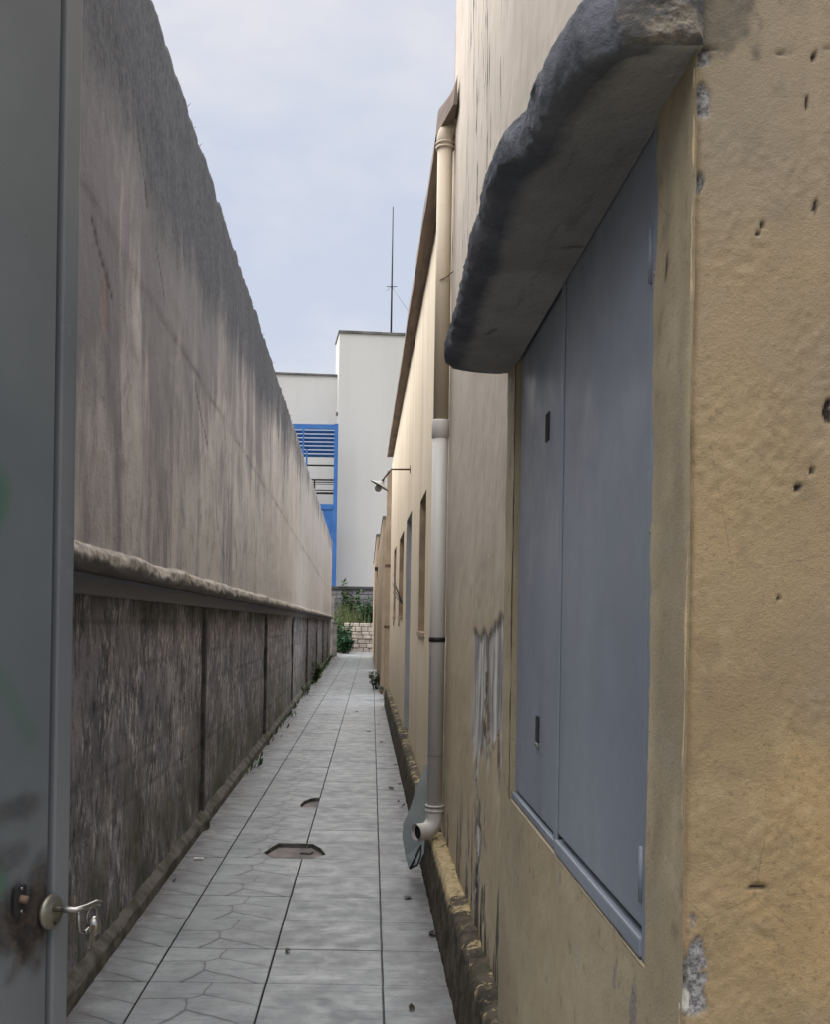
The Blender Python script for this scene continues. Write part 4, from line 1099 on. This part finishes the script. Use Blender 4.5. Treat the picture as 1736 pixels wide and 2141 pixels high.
# ================================================================== FAR END
# low stone wall, whitewashed
YS2 = 47.0
ww = thing('stone_wall', 'low whitewashed stone wall closing the far end of the path', 'wall', loc=(0, YS2, 0))
x0, zt_ = at_y(722, 1308, YS2); x1, _ = at_y(800, 1308, YS2)
r3 = random.Random(5)
z = -0.03; rowi = 0
while z < zt_ - 0.02:
    h = r3.uniform(0.15, 0.24); x = x0 - r3.uniform(0, .2)
    while x < x1:
        w = r3.uniform(0.25, 0.55)
        bm = bmesh.new(); box_bm(bm, x + 0.012, x + w - 0.012, YS2 + r3.uniform(-.05, .04), YS2 + 0.4, z + 0.012, z + h - 0.01, 0.03)
        from_bm('stone', bm, M_WSTONE, ww); x += w
    z += h; rowi += 1
box('core', x0, x1, YS2 + 0.06, YS2 + 0.38, -0.05, z - 0.03, M_CONC, ww)
# grey block wall behind
YG = 55.0
gw = thing('block_wall', 'weathered grey block wall with dark coping below the white building', 'wall', loc=(0, YG, 0))
x0, zt_ = at_y(660, 1236, YG); x1 = 3.5
bh, bw = 0.25, 0.55; z = 0.0; k = 0
while z < zt_ - 0.1:
    x = x0 - (bw / 2 if k % 2 else 0)
    while x < x1:
        bm = bmesh.new(); box_bm(bm, x + 0.012, x + bw - 0.012, YG + r3.uniform(-.03, .02), YG + 0.3, z + 0.012, z + bh - 0.012, 0.015)
        from_bm('block', bm, M_GREYBLOCK, gw); x += bw
    z += bh; k += 1
box('mortar', x0, x1, YG + 0.05, YG + 0.28, -0.05, z, M_CONC, gw)
box('coping', x0 - 0.1, x1, YG - 0.12, YG + 0.4, z + 0.002, z + 0.16, plain('dark_coping', (0.07, 0.072, 0.08), 0.9), gw, 0.02)
# end post of the left wall
xe0 = at_y(692, 1450, 40.6)[0]; xe1 = at_y(702, 1450, 40.6)[0]
t = thing('concrete_post', 'stubby grey concrete post at the far end of the left wall', 'post', loc=(xe0, 40.6, 0))
box('shaft', xe0, xe1, 40.5, 40.8, -0.05, at_y(697, 1303, 40.6)[1], M_CONC, t, 0.015)
box('cap', xe0 - 0.03, xe1 + 0.03, 40.47, 40.83, at_y(697, 1303, 40.6)[1] + 0.001, at_y(697, 1300, 40.6)[1], M_COPE, t, 0.01)
xp = at_y(695.5, 1270, 42)[0]
t = thing('fence_post', 'slim grey post standing behind the far end of the left wall', 'post', loc=(xp, 42, 0))
box('shaft', xp - 0.06, xp + 0.06, 41.94, 42.06, -0.05, at_y(697, 1243, 42)[1], M_CONC, t, 0.01)
box('cap', xp - 0.09, xp + 0.09, 41.91, 42.09, at_y(697, 1243, 42)[1] + 0.001, at_y(697, 1241, 42)[1] + 0.02, M_COPE, t, 0.01)

# white building
wbd = thing('white_building', 'plain white windowless building with a tall block and lower wing behind the alley', 'building', loc=(0, 62, 0))
phi = R(-6)
BM = lambda cx, cy: Matrix.Translation((cx, cy, 0)) @ Matrix.Rotation(-phi, 4, 'Z')
YT = 60.0
xt, zt_ = at_y(709.5, 691, YT)
box('tower', 0, 14, 0, 2.6, -0.05, zt_ - 0.16, M_WHITE, wbd, 0, BM(xt, YT))
box('coping', -0.06, 14.1, -0.08, 2.7, zt_ - 0.159, zt_, M_COPE, wbd, 0.03, BM(xt, YT))
xw, zw_ = at_y(709, 784, YT + 1.2)
box('wing', -12, -0.004, 0, 9, -0.05, zw_ - 0.12, M_WHITE, wbd, 0, BM(xw + 0.12, YT + 1.2))
box('coping', -12.1, -0.09, -0.09, 9.1, zw_ - 0.119, zw_, M_COPE, wbd, 0.02, BM(xw + 0.12, YT + 1.2))
zs0 = at_y(708, 862, YT)[1]
box('rain_spout', -0.16, -0.02, -0.35, -0.01, zs0 - 0.1, zs0 + 0.06, M_COPE, wbd, 0.02, BM(xt, YT + 0.6))
# antenna on the tower
xa, za0 = at_y(817.5, 696, 61); za1 = at_y(822, 433, 61)[1]
an = thing('antenna_mast', 'thin antenna mast with a small crossbar on the white roof', 'antenna', loc=(xa, 61, za0 - 0.3))
tube('mast', [(xa, 61, za0 - 0.4), (xa, 61, (za0 + za1) / 2), (xa, 61, za1)], [0.055, 0.045, 0.03], M_BLACK, an, 6)
zc_ = at_y(820, 600, 61)[1]
tube('crossbar', [(xa - 0.3, 61, zc_), (xa + 0.3, 61, zc_ + 0.01)], 0.022, M_BLACK, an, 6)
tube('guy_wire', [(xa, 61, zc_), (xa + 2.6, 61.6, za0 - 0.8)], 0.012, M_CONC, an, 5)
tube('guy_wire', [(xa, 61, zc_), (xa - 0.3, 60.8, zc_ - 0.3)], 0.012, M_CONC, an, 5)

# blue steel stair tower in front of the wing
YBs = 58.5
bs = thing('blue_stair_frame', 'blue steel stair frame with louvred screen against the white building', 'stair', loc=(at_y(703, 1230, YBs)[0], YBs, 0))
xr, _ = at_y(706, 900, YBs); xl_ = at_y(612, 900, YBs)[0]
for dx_, pw in ((-0.08, 0.10),): box('post', xr - 0.20, xr + 0.02, YBs, YBs + 0.2, -0.05, at_y(706, 886, YBs)[1], M_BLUE, bs, 0.01)
ztop_, zbot_ = at_y(670, 887, YBs)[1], at_y(670, 951, YBs)[1]
xs_ = xr - 0.2
box('top_beam', xl_ - 0.6, xs_ - 0.002, YBs + 0.02, YBs + 0.18, ztop_ - 0.28, ztop_, M_BLUE, bs, 0.01)
ns = 7
for k in range(ns):
    z = ztop_ - 0.42 - k * (ztop_ - zbot_ - 0.38) / (ns - 1)
    Mx = Matrix.Translation((0, YBs + 0.1, z)) @ Matrix.Rotation(R(-35), 4, 'X')
    box('slat', xl_ - 0.6, xs_ - 0.003, -0.11, 0.11, -0.012, 0.012, M_BLUE, bs, 0.004, Mx)
xm = at_y(634, 910, YBs)[0]
box('mullion', xm - 0.05, xm + 0.05, YBs - 0.04, YBs + 0.015, zbot_ - 0.1, ztop_ - 0.281, M_BLUE, bs)
xm2 = at_y(641, 940, YBs)[0]
box('mullion', xm2 - 0.05, xm2 + 0.05, YBs - 0.04, YBs + 0.015, zbot_ - 2.5, zbot_ + 0.3, M_BLUE, bs)
for py, r_ in ((973, 0.05), (1003, 0.05), (1008, 0.03), (1012, 0.02), (1025, 0.03), (1031, 0.06)):
    z = at_y(680, py, YBs)[1]
    tube('rail', [(xs_ + 0.02, YBs + 0.1, z), (xl_ - 0.2, YBs + 0.1, z)], r_, M_BLACK, bs, 6)
xm3 = at_y(657, 1015, YBs)[0]; box('baluster', xm3 - 0.04, xm3 + 0.04, YBs + 0.05, YBs + 0.13, at_y(660, 1032, YBs)[1], at_y(660, 1003, YBs)[1], M_BLACK, bs)
zp = at_y(690, 1054, YBs)[1]
box('deck_beam', xl_, xs_ - 0.002, YBs + 0.01, YBs + 0.19, zp - 0.3, zp, M_BLUE, bs, 0.01)
box('panel', xl_, xs_ - 0.01, YBs + 0.06, YBs + 0.12, 1.5, zp - 0.302, M_BLUE, bs)

# ================================================================== PLANTS
def leaf_into(bm, p, d, n, L, Wd):
    d = d.normalized(); s = d.cross(n).normalized(); nn_ = s.cross(d)
    a = bm.verts.new(p); b = bm.verts.new(p + d * L * .45 + s * Wd * .5 + nn_ * L * .06); c = bm.verts.new(p + d * L - nn_ * L * .12); e = bm.verts.new(p + d * L * .45 - s * Wd * .5 + nn_ * L * .06)
    bm.faces.new([a, b, c]); bm.faces.new([a, c, e])
def shrub(name, label, cat, c, r, h, nstem, nleaf, L, mat, seed, group=None, lean=(0, 0)):
    rr = random.Random(seed)
    t = thing(name, label, cat, group, loc=c)
    st = bmesh.new(); lf = bmesh.new()
    for k in range(nstem):
        a = rr.uniform(0, 2 * PI); q = rr.random() ** .5 * r
        base = Vector(c) + Vector((math.cos(a) * q * .35, math.sin(a) * q * .35, 0))
        tip = Vector(c) + Vector((math.cos(a) * q + lean[0], math.sin(a) * q + lean[1], h * rr.uniform(.55, 1.0)))
        midp = base.lerp(tip, .5) + Vector((rr.uniform(-.05, .05) * h, rr.uniform(-.05, .05) * h, .08 * h))
        tube_bm(st, [base, midp, tip], [L * .07, L * .05, L * .025], 5, False)
        for m in range(nleaf):
            u_ = rr.uniform(.18, 1.0)
            p = base.lerp(midp, u_ * 2) if u_ < .5 else midp.lerp(tip, u_ * 2 - 1)
            d = Vector((rr.uniform(-1, 1), rr.uniform(-1, 1), rr.uniform(-.35, .7)))
            leaf_into(lf, p, d, Vector((rr.uniform(-.4, .4), rr.uniform(-.4, .4), 1)), L * rr.uniform(.6, 1.25), L * rr.uniform(.35, .6))
    from_bm('stem', st, M_DRY, t); from_bm('foliage', lf, mat, t)
    return t
xq, yq = at_z(652, 1425); shrub('weed', 'leafy green weed growing at the foot of the left wall', 'plant', (XL(yq) + 0.05, yq, 0), 0.16, 0.46, 12, 16, 0.09, M_GREEN, 21, lean=(0.05, 0))
xq, yq = at_z(636, 1440); shrub('weed', 'low thin weed just in front of the leafy one by the left wall', 'plant', (XL(yq - 1.5) + 0.05, yq - 1.5, 0), 0.12, 0.22, 8, 9, 0.06, M_GREEN, 24)
xq, yq = at_z(783, 1440); shrub('weed', 'dusty pale weed at the right edge of the path by the thin pier', 'plant', (xq + 0.02, yq, 0), 0.15, 0.36, 13, 14, 0.09, m_leaf('dusty_leaf', (0.10, 0.13, 0.085), (0.24, 0.26, 0.20)), 22)
xq, yq = at_z(796, 1462); shrub('weed', 'tiny tuft at the far tip of the yellow kerb', 'plant', (xq, yq, 0.1), 0.07, 0.16, 6, 8, 0.05, M_GREEN, 23)
for i, (px, py, Y, r_, h_, lab) in enumerate(((712, 1358, 45.5, .55, 1.35, 'dense green bush left of the whitewashed stone wall'), (722, 1358, 44.3, .40, .75, 'small low bush in front of the dense green bush'), (703, 1352, 46.0, .4, 1.5, 'tall dark bush beside the concrete post'))):
    x = at_y(px, py, Y)[0]
    shrub('bush', lab, 'bush', (x, Y, -0.02), r_, h_, 34, 26, 0.17, M_BUSH, 30 + i)
x = at_y(772, 1300, 49)[0]
shrub('vine_bush', 'dark green creeper bush hugging the capped pier at the far right', 'bush', (x, 49, 0.0), .55, at_y(772, 1246, 49)[1], 46, 30, 0.2, M_BUSH, 41)
x = at_y(733, 1260, 54.4)[0]
shrub('sapling', 'small leafy sapling rising over the grey block wall', 'plant', (x, 54.4, 0.0), .5, at_y(733, 1209, 54.4)[1], 16, 22, 0.30, M_GREEN, 42)
# tall grass bed behind the low wall: nobody could count the blades
bm = bmesh.new(); r4 = random.Random(8)
for k in range(1500):
    x = r4.uniform(at_y(702, 1300, 51)[0], at_y(785, 1300, 51)[0]); y = r4.uniform(48.2, 53.5)
    h = r4.uniform(0.8, 1.75) if k % 9 else r4.uniform(1.8, 2.4)
    lx, ly = r4.uniform(-.35, .35), r4.uniform(-.3, .3); w = r4.uniform(.02, .045)
    a = [bm.verts.new((x - w, y, 0)), bm.verts.new((x + w, y, 0)), bm.verts.new((x + w * .8 + lx * .35, y + ly * .3, h * .6)), bm.verts.new((x - w * .8 + lx * .35, y + ly * .3, h * .6)), bm.verts.new((x + lx, y + ly, h))]
    bm.faces.new(a[:4]); bm.faces.new([a[3], a[2], a[4]])
tag(from_bm('tall_grass', bm, M_GRASS), 'tall reedy grass behind the low stone wall', 'grass', kind='stuff')
# grit and weeds along the left foot at the far end
bm = bmesh.new()
for k in range(500):
    y = r4.uniform(23, 44) if k > 60 else r4.uniform(9, 23); x = (XL(y) if y < 40 else XL(40)) + abs(r4.gauss(0, .05)); h = r4.uniform(.03, .14)
    leaf_into(bm, Vector((x, y, 0)), Vector((r4.uniform(-.5, .8), r4.uniform(-.6, .6), 1)), Vector((1, r4.uniform(-1, 1), .2)), h, h * .35)
tag(from_bm('grass_tufts', bm, M_GREEN), 'short weeds in the joint at the foot of the left wall', 'grass', kind='stuff')
# dry twig on the long wall
ytw, ztw = wall_px(836, 1228)
tw = thing('dry_twig', 'dry forked twig sprouting from the long yellow wall', 'twig', loc=(FX(ytw), ytw, ztw))
for (dy, dz, e) in ((-1.1, .55, .0), (-.6, .75, .0), (.35, .55, 0), (-.9, .25, 0), (-.2, .8, 0)):
    b0_ = Vector((FX(ytw - 0.9) - 0.0, ytw - 1.0, ztw - 0.22))
    tip = Vector((FX(ytw) - 0.07, ytw + dy * -0.9, ztw + dz * 0.45 - 0.15))
    tube('branch', [b0_, b0_.lerp(tip, .5) + Vector((-0.03, 0, 0.02)), tip], [0.006, 0.005, 0.003], M_DRY, tw, 5)

# ================================================================== LITTER ON THE TILES
spots = [(772, 1530, .07), (818, 1649, .06), (838, 1687, .045), (852, 1877, .05), (905, 1953, .05), (601, 1990, .035), (364, 1842, .025), (826, 1600, .04), (797, 1552, .05), (835, 1640, .03), (790, 1515, .035), (745, 1488, .06), (860, 2110, .03), (833, 1677, .03)]
names = ['just right of the long joint far along', 'below the far kerb end of the leaning sheet', 'close to the tip of the leaning sheet', 'near the kerb below the pipe outlet', 'curled against the kerb low in the photo', 'on the middle tile row low in the photo', 'by the foot of the left wall', 'small one hard by the kerb beyond the sheet', 'far along beside the kerb', 'little one beside the larger leaf by the kerb', 'far one near the right joint', 'farthest one in the middle of the path', 'nearest one at the bottom of the photo', 'small one in the right tile column']
r5 = random.Random(17)
for (px, py, s), nm in zip(spots, names):
    x, y = at_z(px, py)
    bm = bmesh.new(); n_ = 7; a0_ = r5.uniform(0, 6)
    c0 = bm.verts.new((x, y, 0.010)); rim_ = []
    for k in range(n_):
        a = a0_ + 2 * PI * k / n_; q = s * (.5 if k % 3 else .75) * r5.uniform(.6, 1)
        rim_.append(bm.verts.new((x + math.cos(a) * q * 1.0, y + math.sin(a) * q * 1.3, 0.004 + abs(r5.gauss(0, .008)))))
    for k in range(n_): bm.faces.new([c0, rim_[k], rim_[(k + 1) % n_]])
    o = from_bm('dead_leaf', bm, M_DRY)
    tag(o, 'dark dry leaf on the tiles, ' + nm, 'leaf', 'dead leaves on the path')
x, y = at_z(415, 1797)
o = box('paper_scrap', x - .03, x + .03, y - .012, y + .012, 0.003, 0.012, M_PAPER, None, 0.003)
tag(o, 'small white paper scrap on the left tiles', 'litter')
x, y = at_z(647, 1693)
# shards lying in the first broken place
for k, (x, y, s) in enumerate(((-0.50, 6.42, .05), (-0.36, 6.62, .04))):
    bm = bmesh.new(); prism_bm(bm, [(x - s, y - s * .5), (x + s * .6, y - s * .7), (x + s, y + s * .4), (x - s * .3, y + s * .6)], -0.03, -0.016, 0.002)
    tag(from_bm('tile_shard', bm, M_BED), ('larger' if k == 0 else 'smaller') + ' mortar shard lying in the broken tile hole', 'shard', 'shards in the broken tile')
